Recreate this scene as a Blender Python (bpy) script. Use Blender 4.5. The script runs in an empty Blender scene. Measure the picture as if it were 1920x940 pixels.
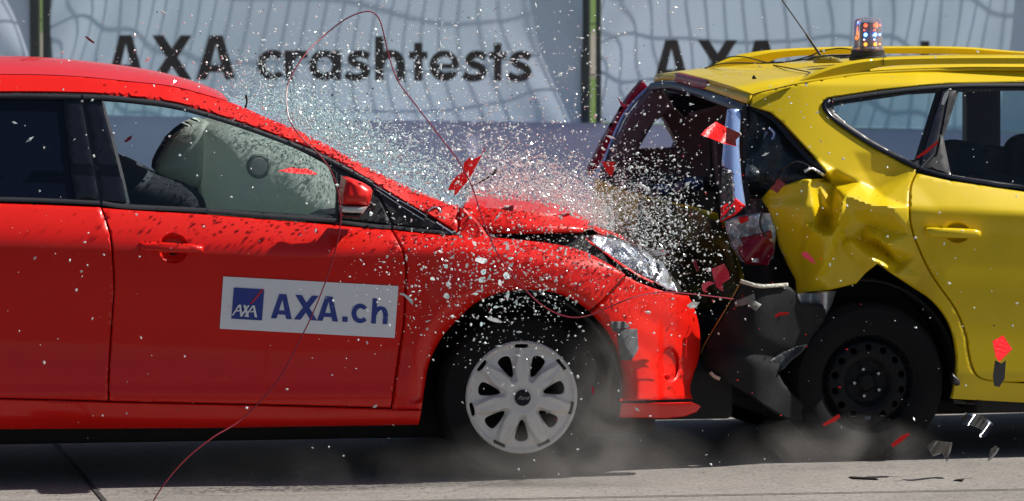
import bpy, math, random
import numpy as np
from mathutils import Vector, Matrix
from mathutils.geometry import delaunay_2d_cdt
random.seed(7); rng = np.random.default_rng(11)
R = math.radians
sc = bpy.context.scene
COL = sc.collection
# ------------------------------------------------------------------ camera
CAM = Vector((0, -21, 2.3)); PITCH = R(3.92); FPX = 10605.0
cd = bpy.data.cameras.new('camera'); cam = bpy.data.objects.new('camera', cd); COL.objects.link(cam)
cam.location = CAM; cam.rotation_euler = (R(90) - PITCH, 0, 0)
cd.sensor_width = 36; cd.lens = 36 * FPX / 1920; cd.clip_start = 0.5; cd.clip_end = 3000
cd.dof.use_dof = True; cd.dof.focus_distance = 21.0; cd.dof.aperture_fstop = 4.8
sc.camera = cam
# ------------------------------------------------------------------ light
SUN_AZ = 9.6; SUN_EL = 45
w = bpy.data.worlds.new('World'); sc.world = w; w.use_nodes = True
nt = w.node_tree; bg = nt.nodes['Background']
sky = nt.nodes.new('ShaderNodeTexSky'); sky.sky_type = 'NISHITA'; sky.sun_disc = False
sky.sun_elevation = R(SUN_EL); sky.sun_rotation = R(90 - SUN_AZ)
nt.links.new(sky.outputs[0], bg.inputs[0]); bg.inputs[1].default_value = 0.05
sd = bpy.data.lights.new('sun', 'SUN'); sd.energy = 5.0; sd.angle = R(0.5); sd.color = (1, 0.95, 0.88)
so = bpy.data.objects.new('sun', sd); COL.objects.link(so)
tosun = Vector((math.cos(R(SUN_EL)) * math.cos(R(SUN_AZ)), math.cos(R(SUN_EL)) * math.sin(R(SUN_AZ)), math.sin(R(SUN_EL))))
so.rotation_euler = tosun.to_track_quat('Z', 'Y').to_euler(); so.location = tosun * 40
sc.view_settings.view_transform = 'Standard'; sc.view_settings.look = 'None'
sc.view_settings.exposure = 0.30; sc.view_settings.gamma = 1.0
try: sc.view_settings.use_curve_mapping = False
except Exception: pass
sc.cycles.max_bounces = 8; sc.cycles.transparent_max_bounces = 24
sc.cycles.volume_bounces = 1; sc.cycles.volume_max_steps = 64

# ------------------------------------------------------------------ helpers: materials
def mat(name, col, rough=0.5, metal=0.0, coat=0.0, spec=0.5, noise=None, bump=None, emit=None, estr=0, trans=0, alpha=1):
    m = bpy.data.materials.new(name); m.use_nodes = True
    n = m.node_tree; b = n.nodes['Principled BSDF']
    b.inputs['Base Color'].default_value = (*col, 1); b.inputs['Roughness'].default_value = rough
    b.inputs['Metallic'].default_value = metal; b.inputs['Coat Weight'].default_value = coat
    b.inputs['Coat Roughness'].default_value = 0.06
    b.inputs['Specular IOR Level'].default_value = spec
    b.inputs['Transmission Weight'].default_value = trans; b.inputs['Alpha'].default_value = alpha
    if emit: b.inputs['Emission Color'].default_value = (*emit, 1); b.inputs['Emission Strength'].default_value = estr
    tc = n.nodes.new('ShaderNodeTexCoord')
    if noise:   # (scale, amount, second colour)
        nz = n.nodes.new('ShaderNodeTexNoise'); nz.inputs['Scale'].default_value = noise[0]; nz.inputs['Detail'].default_value = 6
        n.links.new(tc.outputs['Object'], nz.inputs['Vector'])
        rp = n.nodes.new('ShaderNodeValToRGB'); rp.color_ramp.elements[0].position = 0.5 - noise[1]; rp.color_ramp.elements[1].position = 0.5 + noise[1]
        rp.color_ramp.elements[0].color = (*noise[2], 1); rp.color_ramp.elements[1].color = (*col, 1)
        n.links.new(nz.outputs['Fac'], rp.inputs[0]); n.links.new(rp.outputs[0], b.inputs['Base Color'])
    if bump:
        nb = n.nodes.new('ShaderNodeTexNoise'); nb.inputs['Scale'].default_value = bump[0]; nb.inputs['Detail'].default_value = 5
        n.links.new(tc.outputs['Object'], nb.inputs['Vector'])
        bp = n.nodes.new('ShaderNodeBump'); bp.inputs['Strength'].default_value = bump[1]; bp.inputs['Distance'].default_value = bump[2]
        n.links.new(nb.outputs['Fac'], bp.inputs['Height']); n.links.new(bp.outputs[0], b.inputs['Normal'])
    return m

def glass(name, tint, refl=1.0, rough=0.02, gcol=(1, 1, 1)):
    m = bpy.data.materials.new(name); m.use_nodes = True; n = m.node_tree; n.nodes.clear()
    o = n.nodes.new('ShaderNodeOutputMaterial'); t = n.nodes.new('ShaderNodeBsdfTransparent'); g = n.nodes.new('ShaderNodeBsdfGlossy')
    t.inputs[0].default_value = (*tint, 1); g.inputs['Roughness'].default_value = rough; g.inputs[0].default_value = (*gcol, 1)
    f = n.nodes.new('ShaderNodeFresnel'); f.inputs[0].default_value = 1.5
    mu = n.nodes.new('ShaderNodeMath'); mu.operation = 'MULTIPLY'; mu.inputs[1].default_value = refl
    mx = n.nodes.new('ShaderNodeMixShader'); n.links.new(f.outputs[0], mu.inputs[0]); n.links.new(mu.outputs[0], mx.inputs[0])
    n.links.new(t.outputs[0], mx.inputs[1]); n.links.new(g.outputs[0], mx.inputs[2]); n.links.new(mx.outputs[0], o.inputs[0])
    return m

M = {}
M['red'] = mat('red paint', (0.76, 0.010, 0.004), 0.38, coat=0.45, spec=.25, noise=(9, .35, (0.71, 0.009, 0.004)))
M['yellow'] = mat('yellow paint', (0.80, 0.56, 0.005), 0.38, coat=0.35, spec=.3, noise=(7, .35, (0.66, 0.49, 0.008)))
M['black'] = mat('black plastic', (0.018, 0.019, 0.022), 0.5, noise=(14, .3, (0.012, 0.012, 0.014)))
M['trim'] = mat('satin black trim', (0.03, 0.031, 0.036), 0.38)
M['gloss_black'] = mat('gloss black', (0.010, 0.011, 0.018), 0.12)
M['dark'] = mat('dark inner metal', (0.012, 0.012, 0.013), 0.8)
M['scuffed'] = mat('scuffed black bumper plastic', (0.007, 0.008, 0.010), 0.65, spec=.2, noise=(11, .25, (0.020, 0.021, 0.022)), bump=(60, .25, .004))
M['tyre'] = mat('rubber', (0.010, 0.010, 0.011), 0.9, spec=.2, bump=(90, .3, .002))
M['rim'] = mat('black steel wheel', (0.006, 0.007, 0.009), 0.6, spec=.2)
M['cover'] = mat('silver painted plastic', (0.76, 0.74, 0.72), 0.42, metal=0.1, noise=(20, .3, (0.66, 0.63, 0.60)))
M['chrome'] = mat('chrome', (0.85, 0.87, 0.9), 0.12, metal=1.0)
M['chrome_rough'] = mat('creased chrome', (0.85, 0.87, 0.9), 0.28, metal=.75, bump=(45, 1, .02))
M['reflector'] = mat('headlamp reflector', (0.86, 0.89, 0.93), 0.2, metal=.8, bump=(16, .6, .03))
M['silver'] = mat('bare silver metal', (0.55, 0.57, 0.6), 0.35, metal=0.8, bump=(30, .5, .01))
M['white'] = mat('white sign vinyl', (0.86, 0.87, 0.92), 0.45)
M['blue'] = mat('blue vinyl', (0.02, 0.05, 0.30), 0.4)
M['redvinyl'] = mat('red vinyl', (0.6, 0.02, 0.04), 0.4)
M['tape'] = mat('silver duct tape', (0.11, 0.12, 0.13), 0.5, bump=(90, .3, .002))
M['fabric_dark'] = mat('dark seat fabric', (0.03, 0.035, 0.05), 0.9, bump=(120, .4, .002))
M['airbag'] = mat('airbag nylon', (0.86, 0.93, 0.88), 0.75, bump=(14, .5, .03))
m_ = M['airbag']; n_ = m_.node_tree; tr_ = n_.nodes.new('ShaderNodeBsdfTranslucent'); tr_.inputs[0].default_value = (.85, .92, .86, 1); mx_ = n_.nodes.new('ShaderNodeMixShader'); mx_.inputs[0].default_value = .45
n_.links.new(n_.nodes['Principled BSDF'].outputs[0], mx_.inputs[1]); n_.links.new(tr_.outputs[0], mx_.inputs[2]); n_.links.new(mx_.outputs[0], n_.nodes['Material Output'].inputs[0])
M['airbag_mark'] = mat('airbag vent patch', (0.98, 0.95, 0.92), 0.8)
m_ = M['airbag_mark']; n_ = m_.node_tree; tr_ = n_.nodes.new('ShaderNodeBsdfTranslucent'); tr_.inputs[0].default_value = (1, .97, .93, 1); mx_ = n_.nodes.new('ShaderNodeMixShader'); mx_.inputs[0].default_value = .2
n_.links.new(n_.nodes['Principled BSDF'].outputs[0], mx_.inputs[1]); n_.links.new(tr_.outputs[0], mx_.inputs[2]); n_.links.new(mx_.outputs[0], n_.nodes['Material Output'].inputs[0])
M['airbag_ring'] = mat('airbag vent seam', (0.50, 0.56, 0.53), 0.8)
M['wires'] = mat('red wire insulation', (0.28, 0.02, 0.04), 0.35)
M['cable'] = mat('black cable', (0.02, 0.02, 0.02), 0.4)
M['redlens'] = mat('red lamp plastic', (0.72, 0.004, 0.008), 0.3, spec=.3, bump=(70, .4, .01))
M['redlens_dark'] = mat('dark red lamp plastic', (0.24, 0.004, 0.02), 0.2, spec=.4, coat=.3, bump=(60, .4, .01))
M['pinklens'] = mat('pink clear lamp plastic', (0.55, 0.018, 0.06), 0.25, coat=.3)
M['trimbrown'] = mat('brown grey interior trim', (0.15, 0.105, 0.13), 0.6)
M['post'] = mat('dark galvanised post', (0.085, 0.10, 0.10), 0.5, metal=0.3)
M['text'] = mat('dark brown print', (0.105, 0.092, 0.085), 0.7, noise=(6, .3, (.065, .058, .052)))
M['barrier'] = mat('lavender barrier', (0.62, 0.61, 0.92), 0.7, noise=(1.5, .35, (0.57, 0.57, 0.86)))
M['sky_chrome'] = mat('chrome painted sky blue', (0.42, 0.58, 0.95), 0.28, metal=0.6)  # blue base colour stands in for reflected sky
M['bottlelens'] = glass('clear headlamp lens', (0.93, 0.95, 0.97), 1.6)
M['dome'] = glass('clear dome', (0.90, 0.88, 0.90), 1.5)
nd = M['dome'].node_tree; df = nd.nodes.new('ShaderNodeBsdfDiffuse'); df.inputs[0].default_value = (.8, .78, .8, 1); mxd = nd.nodes.new('ShaderNodeMixShader'); mxd.inputs[0].default_value = .16  # white diffuse mixed in to stand for reflections on the dome
nd.links.new(nd.nodes['Mix Shader'].outputs[0], mxd.inputs[1]); nd.links.new(df.outputs[0], mxd.inputs[2]); nd.links.new(mxd.outputs[0], nd.nodes['Material Output'].inputs[0])
M['win'] = glass('tinted window glass', (0.84, 0.95, 0.93), 0.8)
M['win_y'] = glass('green window glass', (0.48, 0.66, 0.68), 0.8)
M['privacy'] = mat('privacy glass', (0.004, 0.006, 0.016), 0.06, spec=0.35)
M['amber'] = mat('amber led', (1, .3, .02), .3, emit=(1, .30, .02), estr=3)
M['redled'] = mat('red led', (1, .05, .01), .3, emit=(1, .08, .02), estr=4)
M['blueled'] = mat('blue led', (.05, .1, 1), .3, emit=(.06, .20, 1), estr=16)
M['green_board'] = mat('led board', (0.03, 0.06, 0.045), 0.6)
M['bolt'] = mat('bolt', (0.5, 0.52, 0.58), 0.3, metal=1)
M['lamp_ind'] = mat('clear indicator', (0.75, 0.73, 0.7), 0.15, coat=1.0, metal=0.3)
M['sticker'] = mat('grey sticker', (0.20, 0.20, 0.19), 0.6, noise=(60, .2, (0.13, 0.13, 0.12)))
M['torn'] = mat('torn pale plastic', (0.62, 0.60, 0.52), 0.5, bump=(60, 1, .01))
M['orange_edge'] = mat('ochre painted edge', (0.28, 0.17, 0.02), 0.5)

def crumb_mat(name, col, tr):
    m = bpy.data.materials.new(name); m.use_nodes = True; n = m.node_tree; n.nodes.clear()
    o = n.nodes.new('ShaderNodeOutputMaterial'); t = n.nodes.new('ShaderNodeBsdfTransparent')
    p = n.nodes.new('ShaderNodeBsdfPrincipled'); p.inputs['Base Color'].default_value = (*col, 1); p.inputs['Roughness'].default_value = 0.16
    p.inputs['Specular IOR Level'].default_value = 1.0; p.inputs['Coat Weight'].default_value = 1; p.inputs['Metallic'].default_value = 0.1
    p.inputs['Coat Roughness'].default_value = 0.04
    t.inputs[0].default_value = (0.8, 0.92, 0.9, 1)
    mx = n.nodes.new('ShaderNodeMixShader'); mx.inputs[0].default_value = 1 - tr
    n.links.new(t.outputs[0], mx.inputs[1]); n.links.new(p.outputs[0], mx.inputs[2]); n.links.new(mx.outputs[0], o.inputs[0])
    return m
M['crumb'] = crumb_mat('glass crumbs', (0.94, 0.99, 0.98), 0.22)
M['crumb2'] = crumb_mat('green glass flakes', (0.66, 0.82, 0.82), 0.2)

def screen_mat():
    m = bpy.data.materials.new('shattered windscreen'); m.use_nodes = True; n = m.node_tree; n.nodes.clear()
    o = n.nodes.new('ShaderNodeOutputMaterial'); t = n.nodes.new('ShaderNodeBsdfTransparent')
    p = n.nodes.new('ShaderNodeBsdfPrincipled'); p.inputs['Base Color'].default_value = (0.42, 0.56, 0.68, 1); p.inputs['Roughness'].default_value = 0.15
    tc = n.nodes.new('ShaderNodeTexCoord'); v = n.nodes.new('ShaderNodeTexVoronoi'); v.inputs['Scale'].default_value = 90
    n.links.new(tc.outputs['Object'], v.inputs['Vector'])
    rp = n.nodes.new('ShaderNodeMapRange'); rp.inputs[1].default_value = 0; rp.inputs[2].default_value = .6; rp.inputs[3].default_value = .30; rp.inputs[4].default_value = .60
    n.links.new(v.outputs['Distance'], rp.inputs[0])
    bp = n.nodes.new('ShaderNodeBump'); bp.inputs['Strength'].default_value = .7; bp.inputs['Distance'].default_value = .01
    n.links.new(v.outputs['Distance'], bp.inputs['Height']); n.links.new(bp.outputs[0], p.inputs['Normal'])
    mx = n.nodes.new('ShaderNodeMixShader'); n.links.new(rp.outputs[0], mx.inputs[0])
    n.links.new(t.outputs[0], mx.inputs[1]); n.links.new(p.outputs[0], mx.inputs[2]); n.links.new(mx.outputs[0], o.inputs[0])
    return m
M['screen'] = screen_mat()

def banner_mat(c1=(.66, .82, .97, 1), c2=(.72, .82, 1.0, 1)):
    m = bpy.data.materials.new('banner cloth'); m.use_nodes = True; n = m.node_tree; n.nodes.clear()
    o = n.nodes.new('ShaderNodeOutputMaterial'); d = n.nodes.new('ShaderNodeBsdfDiffuse'); t = n.nodes.new('ShaderNodeBsdfTranslucent')
    tc = n.nodes.new('ShaderNodeTexCoord'); nz = n.nodes.new('ShaderNodeTexNoise'); nz.inputs['Scale'].default_value = .9; nz.inputs['Detail'].default_value = 3
    n.links.new(tc.outputs['Object'], nz.inputs['Vector'])
    rp = n.nodes.new('ShaderNodeValToRGB'); rp.color_ramp.elements[0].position = .35; rp.color_ramp.elements[1].position = .65
    rp.color_ramp.elements[0].color = c1; rp.color_ramp.elements[1].color = c2
    n.links.new(nz.outputs['Fac'], rp.inputs[0]); n.links.new(rp.outputs[0], d.inputs[0]); n.links.new(rp.outputs[0], t.inputs[0])
    mx = n.nodes.new('ShaderNodeMixShader'); mx.inputs[0].default_value = .40
    n.links.new(d.outputs[0], mx.inputs[1]); n.links.new(t.outputs[0], mx.inputs[2]); n.links.new(mx.outputs[0], o.inputs[0])
    return m
M['banner'] = banner_mat(); M['barrier'] = banner_mat((.60, .60, .86, 1), (.64, .64, .92, 1))

# ------------------------------------------------------------------ helpers: geometry
def mesh_obj(name, verts, faces, m, parent=None, smooth=True, auto=None):
    me = bpy.data.meshes.new(name); me.from_pydata([tuple(v) for v in verts], [], faces); me.update()
    ms = m if isinstance(m, (list, tuple)) else [m]
    for x in ms: me.materials.append(x)
    if smooth:
        me.polygons.foreach_set('use_smooth', [True] * len(me.polygons))
        if auto:
            try: me.set_sharp_from_angle(angle=R(auto))
            except Exception: pass
    o = bpy.data.objects.new(name, me); COL.objects.link(o)
    if parent: o.parent = parent
    return o
def tag(o, label, cat, group=None, kind=None):
    if label: o['label'] = label
    if cat: o['category'] = cat
    if group: o['group'] = group
    if kind: o['kind'] = kind
    return o
def pray(px, py):
    return Vector((px - 960, FPX * math.cos(PITCH) + (470 - py) * math.sin(PITCH), -FPX * math.sin(PITCH) + (470 - py) * math.cos(PITCH)))
class Frame:
    def __init__(s, ox, oy, th, name=None):
        s.o = Vector((ox, oy, 0)); s.th = R(th); s.u = Vector((math.cos(s.th), math.sin(s.th), 0)); s.n = Vector((-math.sin(s.th), math.cos(s.th), 0))
        s.root = None
        if name:
            s.root = bpy.data.objects.new(name, None); COL.objects.link(s.root); s.root.location = s.o; s.root.rotation_euler = (0, 0, s.th)
            s.root.empty_display_size = .3
    def W(s, px, py, w):        # world point
        d = pray(px, py); t = (w - (CAM - s.o).dot(s.n)) / d.dot(s.n); return CAM + d * t
    def L(s, px, py, w):        # local point
        p = s.W(px, py, w) - s.o; return Vector((p.dot(s.u), p.dot(s.n), p.z))
    def toW(s, l): return s.o + s.u * l[0] + s.n * l[1] + Vector((0, 0, l[2]))
def gpt(px, py, z=0):           # ground point
    d = pray(px, py); t = (z - CAM.z) / d.z; return CAM + d * t
def sp(pts, n=5):               # catmull-rom through points
    out = []; P = [np.array(p, float) for p in pts]
    for i in range(len(P) - 1):
        p0 = P[max(i - 1, 0)]; p1 = P[i]; p2 = P[i + 1]; p3 = P[min(i + 2, len(P) - 1)]
        for k in range(n):
            t = k / n
            out.append(tuple(0.5 * ((2 * p1) + (-p0 + p2) * t + (2 * p0 - 5 * p1 + 4 * p2 - p3) * t * t + (-p0 + 3 * p1 - 3 * p2 + p3) * t ** 3)))
    out.append(tuple(P[-1])); return out
def inside(P, poly):
    P = np.atleast_2d(P); x = P[:, 0]; y = P[:, 1]; c = np.zeros(len(P), bool); q = np.array(poly); n = len(q)
    for i in range(n):
        x0, y0 = q[i]; x1, y1 = q[(i + 1) % n]
        if y0 == y1: continue
        hit = ((y0 > y) != (y1 > y)) & (x < (x1 - x0) * (y - y0) / (y1 - y0) + x0); c ^= hit
    return c
def dist_poly(P, poly):
    P = np.atleast_2d(P).astype(float); q = np.array(poly, float); best = np.full(len(P), 1e9)
    for i in range(len(q)):
        a = q[i]; b = q[(i + 1) % len(q)]; ab = b - a; L2 = max((ab ** 2).sum(), 1e-9)
        t = np.clip(((P - a) @ ab) / L2, 0, 1)[:, None]; d = np.sqrt(((P - a - t * ab) ** 2).sum(1)); best = np.minimum(best, d)
    return best
def densify(poly, step):
    out = []
    for i in range(len(poly)):
        a = poly[i]; b = poly[(i + 1) % len(poly)]; L = math.hypot(b[0] - a[0], b[1] - a[1]); k = max(1, int(L / step))
        for j in range(k): out.append((a[0] + (b[0] - a[0]) * j / k, a[1] + (b[1] - a[1]) * j / k))
    return out
def tri_fill(polys, pred, step, extra=None):
    """constrained triangulation of loops; pred(P)->bool keeps triangles; returns 2D verts, tris"""
    pts = []; edges = []
    for p in polys:
        b = len(pts); pts += p; edges += [(b + i, b + (i + 1) % len(p)) for i in range(len(p))]
    allp = np.array(pts); x0, y0 = allp.min(0); x1, y1 = allp.max(0)
    if step:
        gx = np.arange(x0 + step * .5, x1, step); gy = np.arange(y0 + step * .5, y1, step * .87)
        G = []
        for j, yy in enumerate(gy):
            for xx in gx: G.append((xx + (step * .5 if j % 2 else 0), yy))
        if G:
            G = np.array(G); ok = pred(G)
            for p in polys: ok &= dist_poly(G, p) > step * .45
            pts = pts + [tuple(g) for g in G[ok]]
    if extra is not None and len(extra): pts = pts + list(extra)
    V, E, F, *_ = delaunay_2d_cdt([Vector(p) for p in pts], edges, [], 0, 1e-4)
    V2 = np.array([(v.x, v.y) for v in V])
    F = np.array([f for f in F if len(f) == 3])
    cen = V2[F].mean(1); ok = pred(cen)
    return V2, F[ok]
def panel(name, fr, outline, wf, m, parent=None, holes=(), step=8, thick=.02, roll=.005, inset=2.0, pillow=None, mirror=None, xform=None, smooth=True, auto=40, back=False):
    """sheet traced in photo pixels, laid on the frame's side surface w=wf(x,y); real thickness by a folded rim"""
    st = step if step else 12
    loops = [densify(list(outline), st)] + [densify(list(h), st) for h in holes]
    def pred(P):
        c = inside(P, loops[0])
        for h in loops[1:]: c &= ~inside(P, h)
        return c
    extra = []
    if inset:
        for k, lp in enumerate(loops):
            q = np.array(lp); nx = np.roll(q, -1, 0) - np.roll(q, 1, 0); nn = np.stack([-nx[:, 1], nx[:, 0]], 1); nn /= np.maximum(np.linalg.norm(nn, axis=1)[:, None], 1e-6)
            for s in (1, -1):
                c = q + nn * inset * s; ok = pred(c)
                for l2 in loops: ok &= dist_poly(c, l2) > inset * .8
                extra += [tuple(v) for v in c[ok]]
    V2, F = tri_fill(loops, pred, step, extra)
    used = np.unique(F); remap = -np.ones(len(V2), int); remap[used] = np.arange(len(used)); V2 = V2[used]; F = remap[F]
    D = np.full(len(V2), 1e9)
    for lp in loops: D = np.minimum(D, dist_poly(V2, lp))
    wv = np.array([wf(x, y) for x, y in V2]) if callable(wf) else np.full(len(V2), float(wf))
    base = wv.copy()
    if pillow:
        dep, Rr = pillow; t = np.clip(D / Rr, 0, 1); wv = wv + dep * (1 - np.sqrt(np.maximum(1 - (1 - t) ** 2, 0)))
    elif roll: wv = wv + roll * (D < .3)
    verts = [fr.L(x, y, ww) for (x, y), ww in zip(V2, wv)]
    # orientation: outward = -w ; image y is down, so flip as needed
    faces = []
    for a, b, c in F:
        va, vb, vc = verts[a], verts[b], verts[c]; nrm = (vb - va).cross(vc - va)
        faces.append((a, b, c) if nrm.y < 0 else (a, c, b))
    if thick:
        cnt = {}
        for f in faces:
            for i in range(3):
                e = (f[i], f[(i + 1) % 3]); cnt[e] = 1
        be = [e for e in cnt if (e[1], e[0]) not in cnt]
        bv = {}
        for a, b in be:
            for q in (a, b):
                if q not in bv: bv[q] = len(verts); verts.append(verts[q] + Vector((0, thick, 0)))
        for a, b in be: faces.append((b, a, bv[a], bv[b]))
        if back:
            n0 = len(verts); off = Vector((0, thick, 0))
            idx = {}
            for i in range(len(V2)):
                if i in bv: idx[i] = bv[i]
                else: idx[i] = len(verts); verts.append(verts[i] * 1 + Vector((0, thick - (wv[i] - base[i]) , 0)))
            for a, b, c in list(faces)[:len(F)]: faces.append((idx[a], idx[c], idx[b]))
    if mirror is not None:
        verts = [Vector((v.x, mirror - v.y, v.z)) for v in verts]; faces = [tuple(reversed(f)) for f in faces]
    if xform: verts = [xform(v) for v in verts]
    return mesh_obj(name, verts, faces, m, parent if parent is not None else fr.root, smooth, auto)
def loft(name, fr, rows, m, parent=None, n=40, smooth=True, auto=45, thick=0):
    """rows: list of [(x,y,w)...] control curves in photo pixels; surface through them"""
    G = []
    for r in rows:
        r = np.array([p if len(p) == 3 else (*p, 0) for p in r], float); t = np.linspace(0, 1, len(r))
        c = np.array(sp([tuple(p) for p in r], 8)); tt = np.linspace(0, 1, len(c)); q = np.linspace(0, 1, n)
        G.append([fr.L(*[np.interp(v, tt, c[:, k]) for k in range(3)]) for v in q])
    return grid(name, G, m, parent if parent is not None else fr.root, smooth, auto, thick)
def grid(name, G, m, parent=None, smooth=True, auto=45, thick=0):
    a = len(G); b = len(G[0]); verts = [v for r in G for v in r]; faces = []
    for i in range(a - 1):
        for j in range(b - 1): faces.append((i * b + j, i * b + j + 1, (i + 1) * b + j + 1, (i + 1) * b + j))
    o = mesh_obj(name, verts, faces, m, parent, smooth, auto)
    if thick:
        md = o.modifiers.new('solid', 'SOLIDIFY'); md.thickness = thick; md.offset = 0
    return o
def tube(name, pts, r, m, parent=None, k=8, cap=True):
    pts = [Vector(p) for p in pts]; verts = []; faces = []; prev = None
    for i, p in enumerate(pts):
        d = (pts[min(i + 1, len(pts) - 1)] - pts[max(i - 1, 0)]).normalized()
        ref = prev if prev is not None else (Vector((0, 0, 1)) if abs(d.z) < .9 else Vector((1, 0, 0)))
        a = (ref - d * ref.dot(d)).normalized(); prev = a; b = d.cross(a); rr = r[i] if isinstance(r, (list, tuple)) else r
        for j in range(k): an = 2 * math.pi * j / k; verts.append(p + a * math.cos(an) * rr + b * math.sin(an) * rr)
    for i in range(len(pts) - 1):
        for j in range(k): faces.append((i * k + j, i * k + (j + 1) % k, (i + 1) * k + (j + 1) % k, (i + 1) * k + j))
    if cap: faces.append(tuple(reversed(range(k)))); faces.append(tuple(range((len(pts) - 1) * k, len(pts) * k)))
    return mesh_obj(name, verts, faces, m, parent, True, 50)
def rect_strip(name, fr, pts, hw, w0, w1, m, parent=None):   # bar following pixels, half width px, from w0 to w1
    q = [np.array(p, float) for p in pts]; up = []; dn = []
    for i in range(len(q)):
        d = q[min(i + 1, len(q) - 1)] - q[max(i - 1, 0)]; d /= np.linalg.norm(d); nn = np.array([-d[1], d[0]]); h = hw[i] if isinstance(hw, (list, tuple)) else hw
        up.append(q[i] + nn * h); dn.append(q[i] - nn * h)
    V = []; F = []
    for a, b in zip(up, dn): V += [fr.L(a[0], a[1], w1), fr.L(a[0], a[1], w0), fr.L(b[0], b[1], w0), fr.L(b[0], b[1], w1)]
    for i in range(len(q) - 1):
        for j in range(4): F.append((i * 4 + j, i * 4 + (j + 1) % 4, (i + 1) * 4 + (j + 1) % 4, (i + 1) * 4 + j))
    F += [(3, 2, 1, 0), tuple((len(q) - 1) * 4 + j for j in range(4))]
    return mesh_obj(name, V, F, m, parent if parent is not None else fr.root, True, 30)
def box_obj(name, lo, hi, m, parent=None, bevel=0):
    x0, y0, z0 = lo; x1, y1, z1 = hi
    V = [(x0, y0, z0), (x1, y0, z0), (x1, y1, z0), (x0, y1, z0), (x0, y0, z1), (x1, y0, z1), (x1, y1, z1), (x0, y1, z1)]
    F = [(0, 3, 2, 1), (4, 5, 6, 7), (0, 1, 5, 4), (1, 2, 6, 5), (2, 3, 7, 6), (3, 0, 4, 7)]
    o = mesh_obj(name, V, F, m, parent, False)
    if bevel: md = o.modifiers.new('bevel', 'BEVEL'); md.width = bevel; md.segments = 2
    return o
def lathe(name, prof, m, c, axis='z', k=32, parent=None, auto=35):   # prof: (r, h)
    V = []; F = []
    for r, h in prof:
        for j in range(k):
            a = 2 * math.pi * j / k
            V.append(Vector((c[0] + r * math.cos(a), c[1] + r * math.sin(a), c[2] + h)) if axis == 'z' else Vector((c[0] + r * math.cos(a), c[1] + h, c[2] + r * math.sin(a))))
    for i in range(len(prof) - 1):
        for j in range(k): F.append((i * k + j, i * k + (j + 1) % k, (i + 1) * k + (j + 1) % k, (i + 1) * k + j))
    return mesh_obj(name, V, F, m, parent, True, auto)
def lerp_tab(tab):
    X = [t[0] for t in tab]; Y = [t[1] for t in tab]
    return lambda x: float(np.interp(x, X, Y))
def sstep(a, b, x):
    t = min(max((x - a) / (b - a), 0), 1); return t * t * (3 - 2 * t)

BOWL = lambda b: [(b[0] + b[2] * math.cos(a * math.pi / 12), b[1] + b[3] * math.sin(a * math.pi / 12)) for a in range(24)]
# ---- lettering: union of strokes and cuts, in em units (cap height 1)
def ring(cx, cy, Ro, Ri, a0=0, a1=360, sy=1.0, n=26):
    A = [R(a0 + (a1 - a0) * i / n) for i in range(n + 1)]
    o = [(cx + Ro * math.cos(a), cy + Ro * sy * math.sin(a)) for a in A]; i_ = [(cx + Ri * math.cos(a), cy + (Ri * sy if sy != 1 else Ri) * math.sin(a)) for a in reversed(A)]
    return o + i_
def disc(cx, cy, rx, ry, n=26): return [(cx + rx * math.cos(2 * math.pi * i / n), cy + ry * math.sin(2 * math.pi * i / n)) for i in range(n)]
def rc(x0, y0, x1, y1): return [(x0, y0), (x1, y0), (x1, y1), (x0, y1)]
def strokep(path, wd):
    q = [np.array(p, float) for p in path]; a = []; b = []
    for i in range(len(q)):
        d = q[min(i + 1, len(q) - 1)] - q[max(i - 1, 0)]; d /= np.linalg.norm(d); nn = np.array([-d[1], d[0]]) * wd / 2
        a.append(tuple(q[i] + nn)); b.append(tuple(q[i] - nn))
    return a + b[::-1]
S = .19
G_ = {  # name: (width, [(+/-, poly)...])
 'A': (.80, [('+', [(0, 0), (.27, 1), (.55, 1), (.82, 0)]), ('-', [(.215, 0), (.265, .17), (.555, .17), (.605, 0)]), ('-', [(.30, .33), (.41, .80), (.52, .33)])]),
 'X': (.86, [('+', [(0, 1), (.25, 1), (.88, 0), (.63, 0)]), ('+', [(.63, 1), (.88, 1), (.25, 0), (0, 0)])]),
 'c': (.50, [('+', disc(.34, .34, .34, .35)), ('-', disc(.36, .34, .17, .19)), ('-', [(.36, .34), (.56, .54), (.9, .80), (.9, -.1), (.56, .15)])]),
 'r': (.50, [('+', rc(0, 0, S, .67)), ('+', strokep(sp([(.10, .34), (.16, .50), (.27, .60), (.40, .57), (.50, .60)]), .17))]),
 'a': (.72, [('+', disc(.34, .34, .34, .35)), ('-', disc(.35, .34, .17, .18)), ('+', rc(.53, 0, .72, .67))]),
 's': (.50, [('+', strokep(sp([(.49, .53), (.36, .60), (.21, .59), (.12, .49), (.20, .39), (.35, .33), (.44, .22), (.38, .11), (.24, .07), (.10, .09), (.0, .15)]), .17))]),
 'h': (.66, [('+', rc(0, 0, S, 1)), ('+', strokep(sp([(.12, .36), (.16, .51), (.30, .60), (.45, .58), (.53, .48), (.56, .33)]) + [(.56, 0)], .19))]),
 't': (.38, [('+', rc(.09, 0, .28, .86)), ('+', rc(-.03, .50, .40, .66))]),
 'e': (.68, [('+', disc(.34, .34, .34, .35)), ('-', disc(.34, .43, .17, .12)), ('-', [(.17, .28), (.34, .18), (.50, .22), (.8, .15), (.8, .28)]), ('+', rc(.1, .28, .68, .385))]),
 '.': (.2, [('+', rc(0, 0, .2, .2))]),
}
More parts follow.
